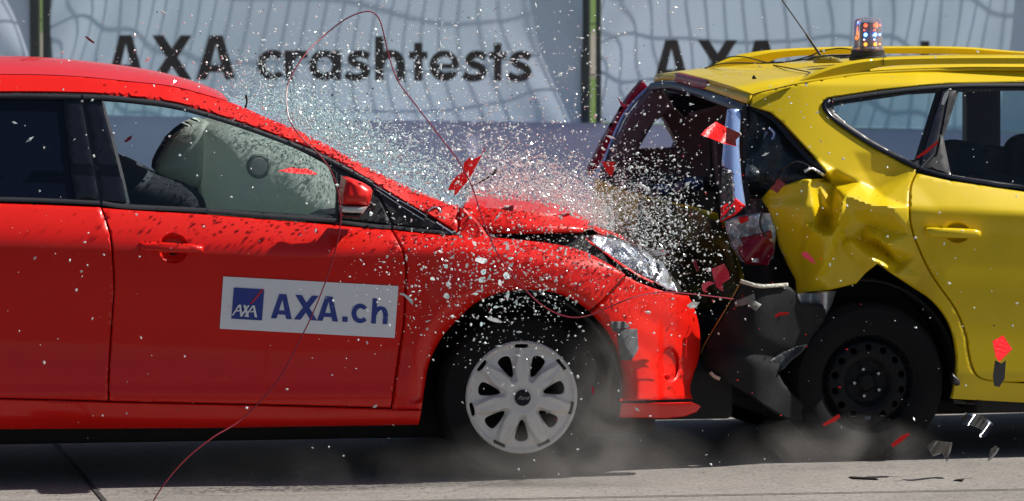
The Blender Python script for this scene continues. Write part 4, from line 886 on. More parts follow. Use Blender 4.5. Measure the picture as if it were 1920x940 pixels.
# junk in the boot
rr = random.Random(3); M['blue_load'] = mat('blue load', (.03, .08, .25), .5)
for k in range(10):
    x = 1190 + k * 17 + rr.uniform(-6, 6); y = 345 + rr.uniform(-8, 14)
    panel('boot_load', YC, [(x + 16 * math.cos(a) * rr.uniform(.7, 1.1), y + 14 * math.sin(a) * rr.uniform(.6, 1.1)) for a in np.linspace(0, 6.28, 9)[:-1]], 1.0 + rr.uniform(-.2, .2), [M['fabric_dark'], M['trimbrown'], M['fabric_dark'], M['blue_load']][k % 4 if k != 7 else 3], step=6, thick=.08, pillow=(.04, 8))
lbox(YC, 'cargo_floor', (1440, 375), (1700, 560), .30, YW - .15, M['dark'])
lbox(YC, 'underbody', (1440, 560), (3200, 745), .34, YW - .34, M['dark'])
lbox(YC, 'tail_pan', (1345, 600), (1500, 742), .30, YW - .2, M['dark'])
lbox(YC, 'floor_pan', (1830, 690), (2850, 752), .06, YW - .06, M['dark'])
well(YC, 1632, 720, 200, YW, w0=.13); well(YC, 3080, 735, 170, YW)
# seats
YS = lambda nm, out, ww, th=.2, pl=(.06, 14): panel(nm, YC, out, ww, M['fabric_dark'], step=8, thick=th, pillow=pl, back=True)
YS('rear_seat', [(1745, 420), (1750, 345), (1770, 330), (1990, 338), (2000, 420)], .3, 1.0)
YS('headrest', sp([(1785, 332), (1782, 295), (1792, 272), (1815, 266), (1838, 272), (1846, 298), (1842, 332), (1785, 332)], 3)[:-1], .42, .2)
YS('headrest', sp([(1862, 334), (1858, 300), (1870, 282), (1892, 276), (1908, 288), (1912, 334), (1862, 334)], 3)[:-1], .85, .2)
YS('headrest', sp([(1912, 334), (1910, 285), (1925, 262), (1955, 256), (1975, 280), (1975, 334), (1912, 334)], 3)[:-1], .45, .2)
# torn bumper cover
bo = [(1389, 529), (1440, 533), (1480, 538), (1494, 548), (1497, 571), (1535, 571), (1548, 580), (1546, 640), (1515, 650), (1484, 674), (1459, 700)] + sp([(1470, 720), (1500, 752), (1528, 770), (1534, 780), (1526, 790), (1502, 794), (1478, 788), (1433, 762), (1390, 732), (1351, 714), (1330, 697), (1318, 684), (1314, 668), (1321, 648), (1341, 614), (1367, 571), (1387, 533)], 3)
wB = lambda x, y: -.02 + .0007 * abs(x - 1420) + .12 * sstep(1460, 1350, x) + .05 * sstep(640, 700, y) * 1 - .03 * math.sin((x + y) / 60) + .00012 * (y - 540) + .02 * math.sin(x / 28 - y / 40)
def wB(x, y):
    return .02 - .15 * sstep(1545, 1400, x) + .12 * ((1430 - x) / 115) ** 2 * (x < 1430) + .00025 * (y - 540) + .014 * math.sin((x * .9 + y) / 31) + .03 * math.exp(-((y - 650 - (x - 1400) * .35) / 18) ** 2)
BU = panel('torn_bumper', YC, bo, wB, M['scuffed'], step=7, thick=.012, roll=.01, inset=4); BU['label'] = 'torn off black bumper cover hanging between the cars'
strip_on('torn_edge', YC, sp([(1388, 527), (1400, 531), (1425, 537), (1450, 536), (1478, 534)], 4), 3.6, lambda x, y: wB(x, y) - .01, M['torn'], .012, BU)
strip_on('torn_edge', YC, sp([(1386, 534), (1366, 571), (1340, 614), (1320, 648), (1314, 664)], 4), 1.2, lambda x, y: wB(x, y) - .002, M['orange_edge'], .004, BU)
strip_on('torn_edge', YC, sp([(1332, 698), (1338, 705), (1350, 711)], 4), 3.5, lambda x, y: wB(x, y) - .01, M['torn'], .01, BU)
panel('sticker', YC, [(1379, 564), (1414, 550), (1416, 560), (1409, 569), (1379, 576)], lambda x, y: wB(x, y) - .006, M['sticker'], BU, step=8, thick=.002)
panel('sticker', YC, [(1402, 573), (1413, 563), (1428, 571), (1417, 584)], lambda x, y: wB(x, y) - .008, M['sticker'], BU, step=8, thick=.002)
panel('torn_flap', YC, [(1444, 676), (1470, 660), (1495, 650), (1515, 646), (1500, 664), (1484, 676), (1470, 692), (1452, 699), (1440, 690)], lambda x, y: -.02 + .02 * math.sin(x / 9 + y / 13), mat('grey torn liner', (.06, .065, .072), .5, bump=(30, .8, .02)), BU, step=4, thick=.01)
for (x, y) in ((1535, 602), (1536, 622)): panel('clip_hole', YC, [(x - 8, y - 7), (x + 8, y - 7), (x + 8, y + 7), (x - 8, y + 7)], lambda a, b: wB(a, b) - .004, M['dark'], BU, step=8, thick=.003)
panel('bare_bracket', YC, [(1492, 550), (1568, 546), (1560, 572), (1549, 592), (1541, 573), (1500, 570)], lambda x, y: .10 + .03 * math.sin(x / 8), M['silver'], step=4, thick=.02)
panel('hanging_rubber', YC, [(1786, 700), (1800, 714), (1800, 722), (1794, 724), (1786, 718)], .0, M['black'], step=6, thick=.03)
# wheel, rear near: black steel with bolts and holes
def steel_wheel(px, py, w0):
    root = bpy.data.objects.new('wheel', None); COL.objects.link(root); root.parent = YC.root; root.location = YC.L(px, py, w0)
    Rt = .306; wd = .19; rimr = .19
    lathe('tyre', [(rimr, .01), (rimr + .01, .0), (Rt * .8, -.008), (Rt * .93, .0), (Rt * .985, .02), (Rt, .045), (Rt, wd - .045), (Rt * .93, wd), (rimr, wd)], M['tyre'], (0, 0, 0), 'y', 64, root)
    # disc with round vents
    Fr0 = 200.; loops = [[(Fr0 * math.cos(2 * math.pi * i / 64), Fr0 * math.sin(2 * math.pi * i / 64)) for i in range(64)]]
    for k in range(14):
        a = 2 * math.pi * (k + .5) / 14; loops.append([(Fr0 * .72 * math.cos(a) + 14 * math.cos(t), Fr0 * .72 * math.sin(a) + 14 * math.sin(t)) for t in np.linspace(0, 2 * math.pi, 13)[:-1]])
    def pred(P):
        c = inside(P, loops[0])
        for h in loops[1:]: c &= ~inside(P, h)
        return c
    V2, F = tri_fill([densify(l, 12) for l in loops], pred, 11); used = np.unique(F); mp = -np.ones(len(V2), int); mp[used] = range(len(used)); F = mp[F]; V = []
    for x, y in V2[used]:
        r = math.hypot(x, y) / Fr0; h = float(np.interp(r, [0, .16, .2, .42, .5, .62, .82, .9, 1], [.03, .03, .045, .045, .02, .012, .02, .05, .012])); V.append(Vector((x / Fr0 * rimr, h, y / Fr0 * rimr)))
    faces = []
    for a, b, c in F:
        nn = (V[b] - V[a]).cross(V[c] - V[a]); faces.append((a, b, c) if nn.y < 0 else (a, c, b))
    o = mesh_obj('rim', V, faces, M['rim'], root, True, 30); md = o.modifiers.new('s', 'SOLIDIFY'); md.thickness = .004; md.offset = -1
    for k in range(5):
        a = R(38 + 72 * k); lathe('wheel_bolt', [(.0, .018), (.006, .018), (.0105, .024), (.011, .044)], M['bolt'], (.054 * math.cos(a), 0, .054 * math.sin(a)), 'y', 6, root)
    return root
steel_wheel(1630, 718, .04)
z0 = YC.L(1630, 718, .04)
for lx, ww in ((z0.x, YW - .22), (z0.x + 2.6, .04), (z0.x + 2.6, YW - .22)):
    r_ = bpy.data.objects.new('wheel', None); COL.objects.link(r_); r_.parent = YC.root; r_.location = (lx, ww, z0.z)
    lathe('tyre', [(.0, .05), (.15, .04), (.19, .0), (.285, .0), (.306, .045), (.306, .145), (.285, .19), (.0, .19)], M['tyre'], (0, 0, 0), 'y', 48, r_)
# front end (outside the picture): bonnet
loft('bonnet', YC, [[(2860, 430, .05), (3050, 445, .06), (3250, 480, .12)], [(2840, 395, .4), (3050, 415, .4), (3300, 455, .4)], [(2800, 380, .9), (3030, 400, .9), (3290, 440, .9)], [(2750, 385, 1.6), (2980, 405, 1.6), (3180, 450, 1.55)]], M['yellow'], n=20, thick=.01)
loft('windscreen', YC, [[(2600, 145, .3), (2700, 230, .2), (2860, 428, .1)], [(2560, 132, .9), (2670, 215, .9), (2800, 382, .9)], [(2480, 130, 1.45), (2590, 215, 1.5), (2740, 385, 1.6)]], M['win_y'], n=16)

# beacon on the roof
bl_ = YC.L(1627, 108, .72); bw = YC.toW(bl_); sc_ = 1 / 487.0
B = bpy.data.objects.new('warning_beacon', None); COL.objects.link(B); B.location = bw - Vector((0, 0, .012)); B.rotation_euler = (0, 0, YC.th); tag(B, 'clear domed beacon with red, blue and amber lights on the yellow roof', 'beacon light')
lathe('base', [(.0, .0), (.074, .0), (.075, .014), (.068, .018), (.066, .040), (.058, .043), (.0, .043)], M['black'], (0, 0, 0), 'z', 32, B)
lathe('dome', [(.064, .043), (.064, .050), (.057, .054), (.055, .15), (.050, .163), (.030, .170), (.0, .172)], M['dome'], (0, 0, 0), 'z', 36, B)
core = lathe('light_column', [(.0, .044), (.032, .044), (.032, .150), (.0, .150)], M['green_board'], (0, 0, 0), 'z', 6, B, 20)
for zz, mm, nm in ((.140, 'redled', 'red_light'), (.103, 'blueled', 'blue_light'), (.065, 'amber', 'amber_light')):
    for dx in (-.020, .020, .045):
        r = .0075 if dx < .04 else .0045
        lathe(nm, [(.0, -.044 if dx < .04 else -.02), (r * .7, -.043 if dx < .04 else -.019), (r, -.036 if dx < .04 else -.015)], M[mm], (dx, 0, zz), 'y', 12, B)
    for dx in (-.026, .016): lathe(nm, [(.0, -.042), (.003, -.041), (.0035, -.036)], M[mm], (dx, 0, zz - .019 if mm != 'amber' else zz + .018), 'y', 8, B)
tag(tube('cable', [YC.toW(YC.L(*p)) for p in sp([(1328, 126, 1.3), (1345, 117, 1.3), (1370, 107, 1.25), (1395, 107, 1.2), (1420, 113, 1.1), (1440, 118, 1.0), (1470, 117, .95), (1510, 108, .9), (1545, 95, .86), (1575, 91, .84), (1597, 93, .80)], 5)], .0028, M['cable']), 'thin black cable arching over the yellow roof to the beacon', 'cable')
tag(tube('cable', [YC.toW(YC.L(*p)) for p in sp([(1322, 128, 1.28), (1360, 119, 1.1), (1440, 118.5, .9), (1500, 113, .85), (1540, 106, .8), (1560, 104.5, .78), (1600, 103.5, .76)], 5)], .003, M['cable']), 'thin black cable lying flat on the yellow roof behind the antenna foot', 'cable')

# ================================================================== LOOSE WIRE, SHARDS
FO = Frame(0, -0.35, 9.5)
wp = [(286, 942, -.1), (310, 905, -.1), (350, 860, -.08), (400, 820, -.05), (455, 785, 0), (520, 715, 0), (556, 650, 0), (590, 580, 0), (620, 500, 0), (637, 430, 0), (637, 380, 0), (625, 330, 0), (600, 292, .0), (565, 258, .0), (543, 225, .05), (537, 185, .1), (543, 150, .15), (570, 105, .2), (610, 65, .3), (650, 35, .3), (685, 22, .3), (705, 28, .3), (716, 50, .3), (728, 100, .3), (745, 150, .25), (780, 198, .2), (820, 250, .15), (858, 300, .1), (885, 350, .1), (905, 410, .05), (930, 470, .0), (965, 520, 0), (1010, 568, 0), (1055, 592, 0), (1095, 594, .0), (1140, 577, .0), (1190, 557, .0), (1240, 548, .15), (1300, 552, .3), (1375, 561, .45)]
tag(tube('loose_wire', [FO.W(*p) for p in sp(wp, 5)], .0024, M['wires'], k=6), 'long dark red wire looping through the air over the red car', 'wire')

def shard(name, fr, out, w, m, label, cat, tilt=(0, 0), bend=.0, th=.003, step=4, group=None):
    cx = sum(p[0] for p in out) / len(out); cy = sum(p[1] for p in out) / len(out); c = fr.L(cx, cy, w)
    fn = lambda x, y: w + tilt[0] * (x - cx) / 500 + tilt[1] * (y - cy) / 500 + bend * math.sin((x - cx) / 12 + (y - cy) / 17)
    o = panel(name, fr, out, fn, m, step=step, thick=th, roll=0, inset=0, back=True, auto=25, xform=lambda v: v - c)
    o.parent = None; o.location = fr.toW(c); o.rotation_euler = (0, 0, fr.th); tag(o, label, cat, group); return o
RS = lambda out, w, label, m='redlens', **k: shard('lamp_shard', RC, out, w, M[m], label, 'plastic shard', **k)
Z6 = lambda ps, ox=800, oy=260, s=6.7125: [(ox + x / s, oy + y / s) for x, y in ps]
RS(Z6([(270, 650), (295, 580), (370, 480), (455, 430), (470, 300), (500, 280), (540, 235), (575, 270), (680, 215), (735, 110), (740, 130), (700, 200), (640, 320), (560, 470), (490, 570), (430, 630), (380, 700), (345, 715), (355, 650)]), .1, 'largest ragged red shard standing above the base of the red windscreen', tilt=(.5, .5), bend=.02)
Z2 = lambda ps: [(1300 + x / 4.82, 180 + y / 4.82) for x, y in ps]
RS(Z2([(205, 232), (290, 280), (380, 455), (270, 430), (68, 352), (105, 305)]), .2, 'bright red curved shard in front of the torn tailgate opening', tilt=(.8, -.9), bend=.02)
RS(Z2([(300, 280), (440, 345), (385, 400), (388, 458), (290, 425)]), .17, 'dark red shard with pale tip over the blue chrome lamp strip', 'redlens_dark', tilt=(.5, .6), bend=.01)
RS(Z2([(765, 750), (835, 795), (760, 880), (695, 835)]), .2, 'small dark red square shard at the lower edge of the black lamp pocket', 'redlens_dark', tilt=(.5, .5))
RS([(520, 321), (535, 317), (551, 313), (556, 316), (575, 316), (594, 325), (594, 328), (555, 326)], -.18, 'long flat red shard in front of the pale airbag', tilt=(.3, -1))
RS([(1128, 303), (1153, 304), (1152, 316), (1147, 333), (1135, 320)], .3, 'red triangular shard at the lower end of the far tail lamp', tilt=(.4, .4))
RS([(1158, 182), (1170, 196), (1177, 195), (1174, 201), (1165, 200)], .3, 'tiny pink pointed shard stuck out from the far tail lamp', 'pinklens')
RS([(938, 392), (953, 387), (963, 385), (962, 396), (955, 397)], .1, 'red triangular shard lying over the top of the red bonnet', 'redlens_dark', tilt=(.2, .2))
Z7 = lambda ps: [(1060 + x / 3.916, 400 + y / 3.916) for x, y in ps]
RS(Z7([(1070, 410), (1165, 370), (1200, 430), (1210, 480), (1150, 520), (1160, 575), (1110, 545), (1090, 480)]), .05, 'deep red folded shard between the headlight and the crushed lamp', 'redlens_dark', tilt=(.8, .3), bend=.02)
RS(Z7([(1005, 520), (1060, 500), (1100, 515), (1050, 535), (1030, 560), (1050, 580), (1020, 582), (1005, 560)]), .0, 'pale pink hooked shard just right of the headlight tip', 'pinklens', bend=.01)
RS(Z7([(930, 360), (960, 340), (970, 385), (985, 420), (965, 430), (950, 390)]), .0, 'thin dark red shard floating above the pink hooked shard', 'redlens_dark')
RS([(1503, 474), (1512, 472), (1524, 484), (1530, 496), (1518, 490), (1505, 481)], .1, 'magenta shard in front of the dented yellow quarter', 'pinklens', tilt=(.4, .2))
RS([(1453, 591), (1463, 586), (1480, 586), (1478, 590), (1463, 592), (1455, 596)], -.05, 'thin red sliver over the torn black bumper')
RS([(1861, 640), (1881, 629), (1898, 655), (1874, 679), (1867, 670)], -.1, 'red square shard falling beside the yellow rear door', 'redlens', tilt=(.8, -.4))
shard('rubber_piece', RC, [(1866, 676), (1878, 682), (1886, 676), (1884, 710), (1874, 726), (1864, 724), (1862, 706)], -.09, M['black'], 'black rubber strip hanging under the red square shard', 'rubber piece', tilt=(.4, .2))
RS([(1542, 796), (1560, 785), (1573, 777), (1576, 782), (1565, 791), (1546, 799)], -.1, 'red and white splinter in front of the yellow rear tyre', tilt=(.5, .5))
RS([(1671, 833), (1690, 818), (1704, 812), (1706, 815), (1690, 829), (1674, 839)], -.2, 'straight orange red splinter near the ground under the yellow rear tyre', tilt=(.2, .2))
RS([(1717, 296), (1738, 280), (1760, 263), (1757, 271), (1737, 288), (1720, 297)], -.05, 'thin rust coloured sliver in front of the yellow window pillar', tilt=(.2, .2))
RS([(232, 266), (241, 257), (248, 254), (246, 261), (238, 267)], -.15, 'small dark pink shard in front of the blue part of the red car window', 'redlens_dark')
RS([(158, 68), (164, 69), (178, 80), (175, 82), (166, 76)], -.1, 'thin pink splinter in the air at the upper left of the banner', 'pinklens', th=.001)
RS([(1109, 726), (1113, 726), (1114, 740), (1111, 740)], -.2, 'tiny pink splinter in the dust right of the red car wheel', 'pinklens')
RS([(1040, 340 + 65), (1060, 400), (1075, 401), (1060, 407)], .1, 'small red sliver at the front edge of the raised bonnet', th=.001)
cl = glass('clear lamp plastic', (.62, .64, .66), 1.4, .12)
def CS(out, w, label, m=cl, **k): return shard('clear_shard', RC, out, w, m, label, 'plastic shard', **k)
CS([(1812, 774), (1845, 781), (1864, 796), (1855, 808), (1848, 820), (1836, 820), (1840, 806), (1822, 798), (1803, 798), (1806, 782)], -.2, 'largest clear curved shard falling right of the yellow rear tyre', tilt=(.5, -.8), bend=.03)
CS([(1738, 836), (1752, 826), (1786, 830), (1782, 850), (1775, 868), (1768, 850), (1750, 856)], -.2, 'smoky clear shard low to the ground left of the largest clear shard', tilt=(.4, .6), bend=.02)
CS([(1858, 842), (1868, 836), (1874, 842), (1868, 852), (1858, 862), (1852, 866)], -.2, 'small clear curl of plastic just above the concrete at the right', tilt=(.4, .6))
CS([(1219, 468), (1250, 471), (1255, 474), (1234, 480), (1226, 477)], .0, 'pale clear sliver over the top of the headlight', mat('pale sliver', (.7, .68, .68), .2, coat=1))
CS([(1288, 573), (1296, 567), (1312, 567), (1305, 577), (1294, 579)], -.05, 'white curled flake just right of the red bumper corner', mat('white flake', (.75, .73, .7), .3, bump=(40, 1, .01)), bend=.01)
bp_ = M['cable']
tag(tube('metal_rod', [RC.toW(RC.L(*p)) for p in ((870, 353, .2), (895, 345, .2), (925, 327, .2), (931, 318, .2))], [.002, .0025, .005, .006], bp_), 'thin black rod with a thick end above the bonnet hinge', 'rod')
tag(tube('rubber_stub', [RC.toW(RC.L(*p)) for p in ((460, 203, .18), (463, 192, .18), (461, 178, .18))], [.004, .0035, .005], bp_), 'small black stub standing on the red windscreen pillar', 'stub')
shard('plastic_scrap', YC, [(1411, 146), (1414, 141), (1419, 148), (1412, 149)], .25, M['black'], 'small black scrap standing on the yellow roof', 'plastic scrap', th=.01)
shard('plastic_scrap', RC, [(1772, 175), (1780, 168), (1778, 180), (1770, 197), (1765, 196), (1768, 184)], .3, mat('white scrap', (.8, .8, .8), .3), 'white scrap stuck at the top of the yellow window pillar', 'plastic scrap')
for (p, lb) in (([(1593, 846), (1640, 849), (1648, 851), (1600, 849)], 'flat dark splinter on the sunlit concrete below the yellow rear tyre'), ([(1790, 852), (1810, 850), (1806, 854)], 'small dark chip on the sunlit concrete at the right')):
    V = [gpt(x, y + 38, .02) for x, y in p] + [gpt(x, y + 38, .024) for x, y in p]; n = len(p)
    c = sum(V, Vector()) / len(V); V = [v - c for v in V]; F = [tuple(range(n)), tuple(range(n, 2 * n))] + [(i, (i + 1) % n, n + (i + 1) % n, n + i) for i in range(n)]
    o = mesh_obj('plastic_scrap', V, F, M['black'], None, False); o.location = c - Vector((0, 0, .018)); tag(o, lb, 'plastic scrap')

# ---- glass flakes traced one by one over the red fender
Z5 = lambda ps: [(680 + x / 3.916, 400 + y / 3.916) for x, y in ps]
def blob(cx, cy, rx, ry, ang, n=8, j=.28, seed=0):
    q = random.Random(seed + int(cx * 7 + cy)); out = []
    for i in range(n):
        a = 2 * math.pi * i / n; k = 1 + q.uniform(-j, j); x = rx * k * math.cos(a); y = ry * k * math.sin(a); out.append((cx + x * math.cos(ang) - y * math.sin(ang), cy + x * math.sin(ang) + y * math.cos(ang)))
    return out
FL = [((875, 345, 50, 26, .1), 'grey glass flake highest of the column over the fender'), ((885, 430, 28, 22, -.7), 'pale glass flake in the middle of the column over the fender'),
      ((868, 490, 26, 24, .8), 'pale glass flake lowest of the column over the fender'), ((630, 522, 22, 32, 0), 'white oblong glass flake above the square green one on the fender'),
      ((615, 607, 30, 28, .1), 'square green tinted glass flake right of the AXA sign'), ((1055, 460, 26, 30, .6), 'hooked glass flake left of the wire above the wheel arch'),
      ((1008, 512, 15, 25, -.2), 'slim glass flake under the hooked flake above the wheel arch'), ((1067, 600, 12, 46, .1), 'upright glass strip across the top of the wheel arch'),
      ((1130, 655, 10, 30, .05), 'narrow upright glass strip inside the arch, right of the longer strip'), ((968, 783, 60, 16, .25), 'long green glass sliver in the dark of the wheel arch'),
      ((870, 815, 11, 20, 0), 'small green upright flake left under the long sliver in the arch'), ((978, 690, 22, 11, -.2), 'flat glass flake inside the arch above the long sliver'),
      ((822, 222, 14, 26, -.5), 'slanted glass flake on the fender below the windscreen corner'), ((613, 392, 16, 22, .3), 'glass flake above the white oblong one on the fender'),
      ((765, 385, 12, 22, .3), 'upright glass flake between two groups on the fender'), ((515, 483, 20, 14, .1), 'rounded glass flake on the fender right of the door gap'),
      ((1083, 332, 20, 13, 0), 'oval glass flake on the fender below the bonnet gap'), ((828, 593, 24, 12, .1), 'flat glass flake beside the left shoulder of the wheel arch'),
      ((1063, 250, 12, 26, .3), 'grey slanted glass flake just under the bonnet gap')]
for k, (b, lb) in enumerate(FL):
    cx, cy = Z5([(b[0], b[1])])[0]
    shard('glass_flake', RC, blob(cx, cy, b[2] / 4.6, b[3] / 4.6, b[4], 9), -.14 - .01 * (k % 5), M['crumb2'] if k % 3 else M['crumb'], lb, 'glass flake', tilt=(.4 - .1 * (k % 4), -.5 + .15 * (k % 5)), bend=.004, th=.004, step=3)
shard('glass_flake', RC, Z5([(272, 585), (305, 590), (345, 620), (372, 650), (365, 675), (340, 645), (305, 608), (275, 598)]), -.15, M['crumb2'], 'curved green glass sliver beside the right edge of the AXA sign', 'glass flake', bend=.004)

# ---- small fragments: 300 largest as objects, the fine spray as one
def chip_mesh(seed):
    q = random.Random(seed); pts = []
    n = q.choice((6, 7, 8))
    for i in range(n):
        a = 2 * math.pi * i / n; pts.append(Vector((math.cos(a) * q.uniform(.7, 1.1), math.sin(a) * q.uniform(.6, 1.1), q.uniform(-.3, .3))))
    top = Vector((q.uniform(-.3, .3), q.uniform(-.3, .3), q.uniform(.55, .9))); bot = Vector((q.uniform(-.3, .3), q.uniform(-.3, .3), -q.uniform(.5, .9)))
    V = pts + [top, bot]; F = []
    for i in range(n): F.append((i, (i + 1) % n, n)); F.append(((i + 1) % n, i, n + 1))
    return V, F
railtop = lerp_tab([(0, 105), (255, 128), (364, 152), (428, 188), (463, 203), (555, 242), (662, 298), (764, 350), (862, 385), (890, 360), (940, 366), (1013, 377), (1064, 393), (1110, 422), (1160, 445), (1250, 480), (1300, 555), (1320, 640)])
def place(kind, q):
    """returns (px, py, depth frame point)"""
    while True:
        r = q.random()
        if r < .44:      # thick spray hugging windscreen and bonnet, thinning upwards
            x = q.triangular(400, 1200, 900); base = railtop(x); y = base - abs(q.gauss(0, 1)) * np.interp(x, [400, 600, 900, 1200], [34, 70, 72, 60]) + 6
        elif r < .54:    # dense band in front of the crushed tailgate
            x = q.gauss(1225, 75); y = q.gauss(400, 75) + (x - 1200) * .35
            if x < 1080 or y > railtop(x) + 20: continue
        elif r < .80:    # wide halo
            x = q.gauss(680, 270) if q.random() < .75 else q.gauss(900, 380); y = q.gauss(165, 90)
            if y > railtop(x) and q.random() < .75: continue
        elif r < .955:    # in front of fender, arch and door
            x = q.gauss(950, 125); y = q.gauss(505, 80)
            if q.random() < .25: continue
        else:
            x = q.uniform(0, 1920); y = q.uniform(0, 900) if q.random() < .6 else q.gauss(430, 150)
        if not (-10 < x < 1930 and -10 < y < 900): continue
        if x < 420 and y < 110 and q.random() < .5: continue
        if x > 1400 and q.random() < .35: continue
        if x < 560 and y > railtop(x) and q.random() < .55: continue
        break
    if x > 1330:
        w = q.uniform(-.25, -.02) ; p = YC.W(x, y, w - .0)
    elif y > railtop(x) - 2: w = -.20 * q.random() ** 1.3 - .03; w -= .15 * (600 < x < 710 and 325 < y < 420); p = RC.W(x, y, w)
    elif x > 1180: w = q.uniform(-.2, .22); p = RC.W(x, y, w)
    else: w = q.uniform(.0, 1.3) ; p = RC.W(x, y, w)
    if p.z < .03: p.z = .03
    return p
q = random.Random(21)
CH = [chip_mesh(s) for s in range(8)]
chm = []
for V_, F_ in CH:
    me = bpy.data.meshes.new('glass_fragment'); me.from_pydata([tuple(v) for v in V_], [], F_); me.materials.append(M['crumb']); chm.append(me)
N1 = 300
for i in range(N1):
    p = place('a', q); o = bpy.data.objects.new('glass_fragment', chm[i % 8]); COL.objects.link(o); o.location = p
    s = .0060 + .0048 * q.random() ** 2; o.scale = (s, s * q.uniform(.5, 1), s * q.uniform(.5, 1)); o.rotation_euler = (q.uniform(0, 6), q.uniform(0, 6), q.uniform(0, 6))
    tag(o, 'small clear glass crumb, one of the larger ones in the flying glass spray', 'glass fragment', 'larger glass crumbs flying in the spray')
def cloud(name, n, size, m, label, qq, bias=None):
    V = []; F = []
    for i in range(n):
        p = place('b', qq) if bias is None else bias(qq); s = size(qq); st = qq.uniform(1.5, 2.6) if qq.random() < .12 else 1; rot = Matrix.Rotation(qq.uniform(0, 6.28), 3, Vector((qq.gauss(0, 1), qq.gauss(0, 1), qq.gauss(0, 1))).normalized())
        b = len(V)
        for v in ((1, 0, 0), (0, 1, 0), (-1, .2, 0), (0, -1, .1), (.1, 0, 1), (0, .1, -1)):
            V.append(p + rot @ Vector((v[0] * s * st * qq.uniform(.7, 1.2), v[1] * s * qq.uniform(.6, 1), v[2] * s * qq.uniform(.4, .9))))
        for f in ((0, 1, 4), (1, 2, 4), (2, 3, 4), (3, 0, 4), (1, 0, 5), (2, 1, 5), (3, 2, 5), (0, 3, 5)): F.append(tuple(b + k for k in f))
    o = mesh_obj(name, V, F, m, None, False); tag(o, label, None, None, 'stuff'); return o
cloud('glass_spray', 13000, lambda q: .0018 + .0064 * q.random() ** 2.8, M['crumb'], 'fine sparkling spray of shattered glass over the red bonnet and windscreen', random.Random(5))
cloud('dark_debris', 420, lambda q: .0016 + .0045 * q.random() ** 3, M['cable'], 'fine black debris flying among the glass spray', random.Random(9))
def near_hood(q):
    x = q.triangular(860, 1290, 1110); y = railtop(x) - abs(q.gauss(0, 1)) * 42 - 3 if x < 1150 else q.gauss(420, 62); return RC.W(x, y, q.uniform(-.05, .9) if x < 1180 else q.uniform(-.15, .2))
cloud('glass_dust', 13000, lambda q: .0014 + .0034 * q.random() ** 2.6, M['crumb'], 'dense fine glass dust right above the raised bonnet', random.Random(15), near_hood)
def near_screen(q):
    x = q.triangular(420, 900, 620); y = railtop(x) - abs(q.gauss(0, 1)) * 40 - 2; return RC.W(x, y, q.uniform(.1, 1.3))
cloud('glass_dust', 10000, lambda q: .0016 + .0050 * q.random() ** 2, M['crumb2'], 'pale green glass dust hanging above the windscreen', random.Random(16), near_screen)
def redbits(q):
    return RC.W(q.gauss(1250, 260), q.gauss(470, 200), -.2 * q.random() - .02)
cloud('red_debris', 60, lambda q: .0018 + .003 * q.random(), M['redlens'], 'tiny red plastic bits scattered around the crash', random.Random(18), redbits)

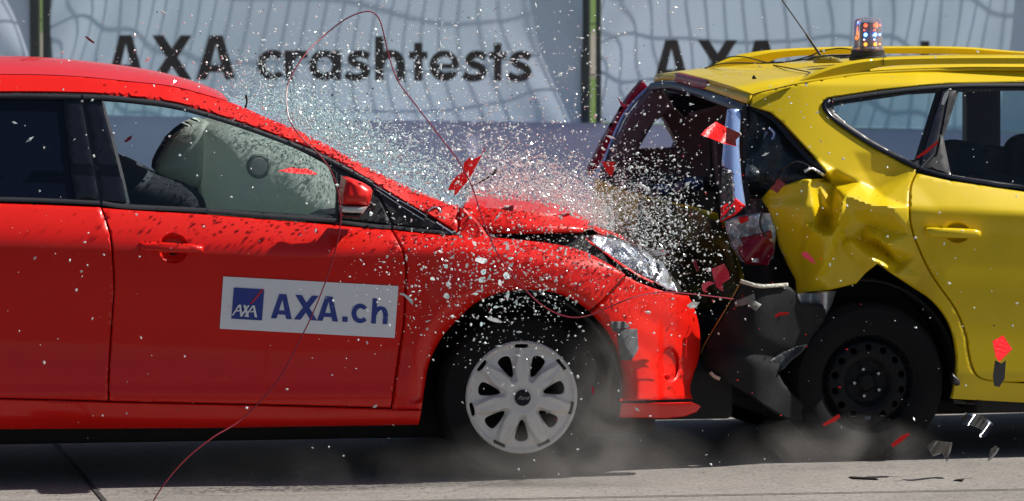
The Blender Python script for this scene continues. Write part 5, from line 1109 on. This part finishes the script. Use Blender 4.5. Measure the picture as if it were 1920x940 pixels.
# ---- tyre dust
def dust(name, fr, px, py, w, rx, ry, rz, dens, label, col=(.60, .585, .56), seed=0):
    m = bpy.data.materials.new('dust'); m.use_nodes = True; n = m.node_tree; n.nodes.clear(); o_ = n.nodes.new('ShaderNodeOutputMaterial')
    v = n.nodes.new('ShaderNodeVolumePrincipled'); v.inputs['Color'].default_value = (*col, 1); v.inputs['Anisotropy'].default_value = 0.0
    tc = n.nodes.new('ShaderNodeTexCoord'); ln = n.nodes.new('ShaderNodeVectorMath'); ln.operation = 'LENGTH'; n.links.new(tc.outputs['Object'], ln.inputs[0])
    fall = n.nodes.new('ShaderNodeMapRange'); fall.inputs[1].default_value = 0.0; fall.inputs[2].default_value = 1.0; fall.inputs[3].default_value = 1.3; fall.inputs[4].default_value = 0.0; n.links.new(ln.outputs['Value'], fall.inputs[0])
    mp = n.nodes.new('ShaderNodeMapping'); mp.inputs['Location'].default_value = (seed, seed * 2, 0); mp.inputs['Scale'].default_value = (rx, ry, rz); n.links.new(tc.outputs['Object'], mp.inputs[0])
    nz = n.nodes.new('ShaderNodeTexNoise'); nz.inputs['Scale'].default_value = 4.5; nz.inputs['Detail'].default_value = 4; nz.inputs['Distortion'].default_value = .7; n.links.new(mp.outputs[0], nz.inputs['Vector'])
    r = n.nodes.new('ShaderNodeMapRange'); r.inputs[1].default_value = .38; r.inputs[2].default_value = .72; n.links.new(nz.outputs['Fac'], r.inputs[0])
    a = n.nodes.new('ShaderNodeMath'); a.operation = 'MULTIPLY'; n.links.new(fall.outputs[0], a.inputs[0]); n.links.new(r.outputs[0], a.inputs[1])
    b = n.nodes.new('ShaderNodeMath'); b.operation = 'MULTIPLY'; n.links.new(a.outputs[0], b.inputs[0]); b.inputs[1].default_value = dens; n.links.new(b.outputs[0], v.inputs['Density']); n.links.new(v.outputs[0], o_.inputs['Volume'])
    V = [(0, 0, 1), (0, 0, -1)]; F = []; k1, k2 = 20, 10
    for i in range(1, k2):
        t = math.pi * i / k2
        for j in range(k1): p = 2 * math.pi * j / k1; V.append((math.sin(t) * math.cos(p), math.sin(t) * math.sin(p), math.cos(t)))
    I = lambda i, j: 2 + (i - 1) * k1 + j % k1
    for j in range(k1): F.append((0, I(1, j), I(1, j + 1))); F.append((1, I(k2 - 1, j + 1), I(k2 - 1, j)))
    for i in range(1, k2 - 1):
        for j in range(k1): F.append((I(i, j), I(i + 1, j), I(i + 1, j + 1), I(i, j + 1)))
    o = mesh_obj(name, V, F, m, None, True); o.location = fr.W(px, py, w); o.scale = (rx, ry, rz); tag(o, label, None, None, 'stuff'); return o
dust('tyre_dust', RC, 1060, 862, -.14, .60, .20, .18, 3.6, 'pale dust kicked up around the red front wheel', seed=1)
dust('tyre_dust', RC, 1130, 760, -.1, .22, .16, .34, 3.4, 'column of dust rising right of the red front wheel', seed=2)
dust('tyre_dust', RC, 900, 880, -.16, 1.7, .2, .12, .7, 'thin grey dust haze low along the ground before both cars', seed=5)
dust('tyre_dust', YC, 1560, 840, -.15, .45, .18, .14, 3, 'thin dust low in front of the yellow rear tyre', seed=3)
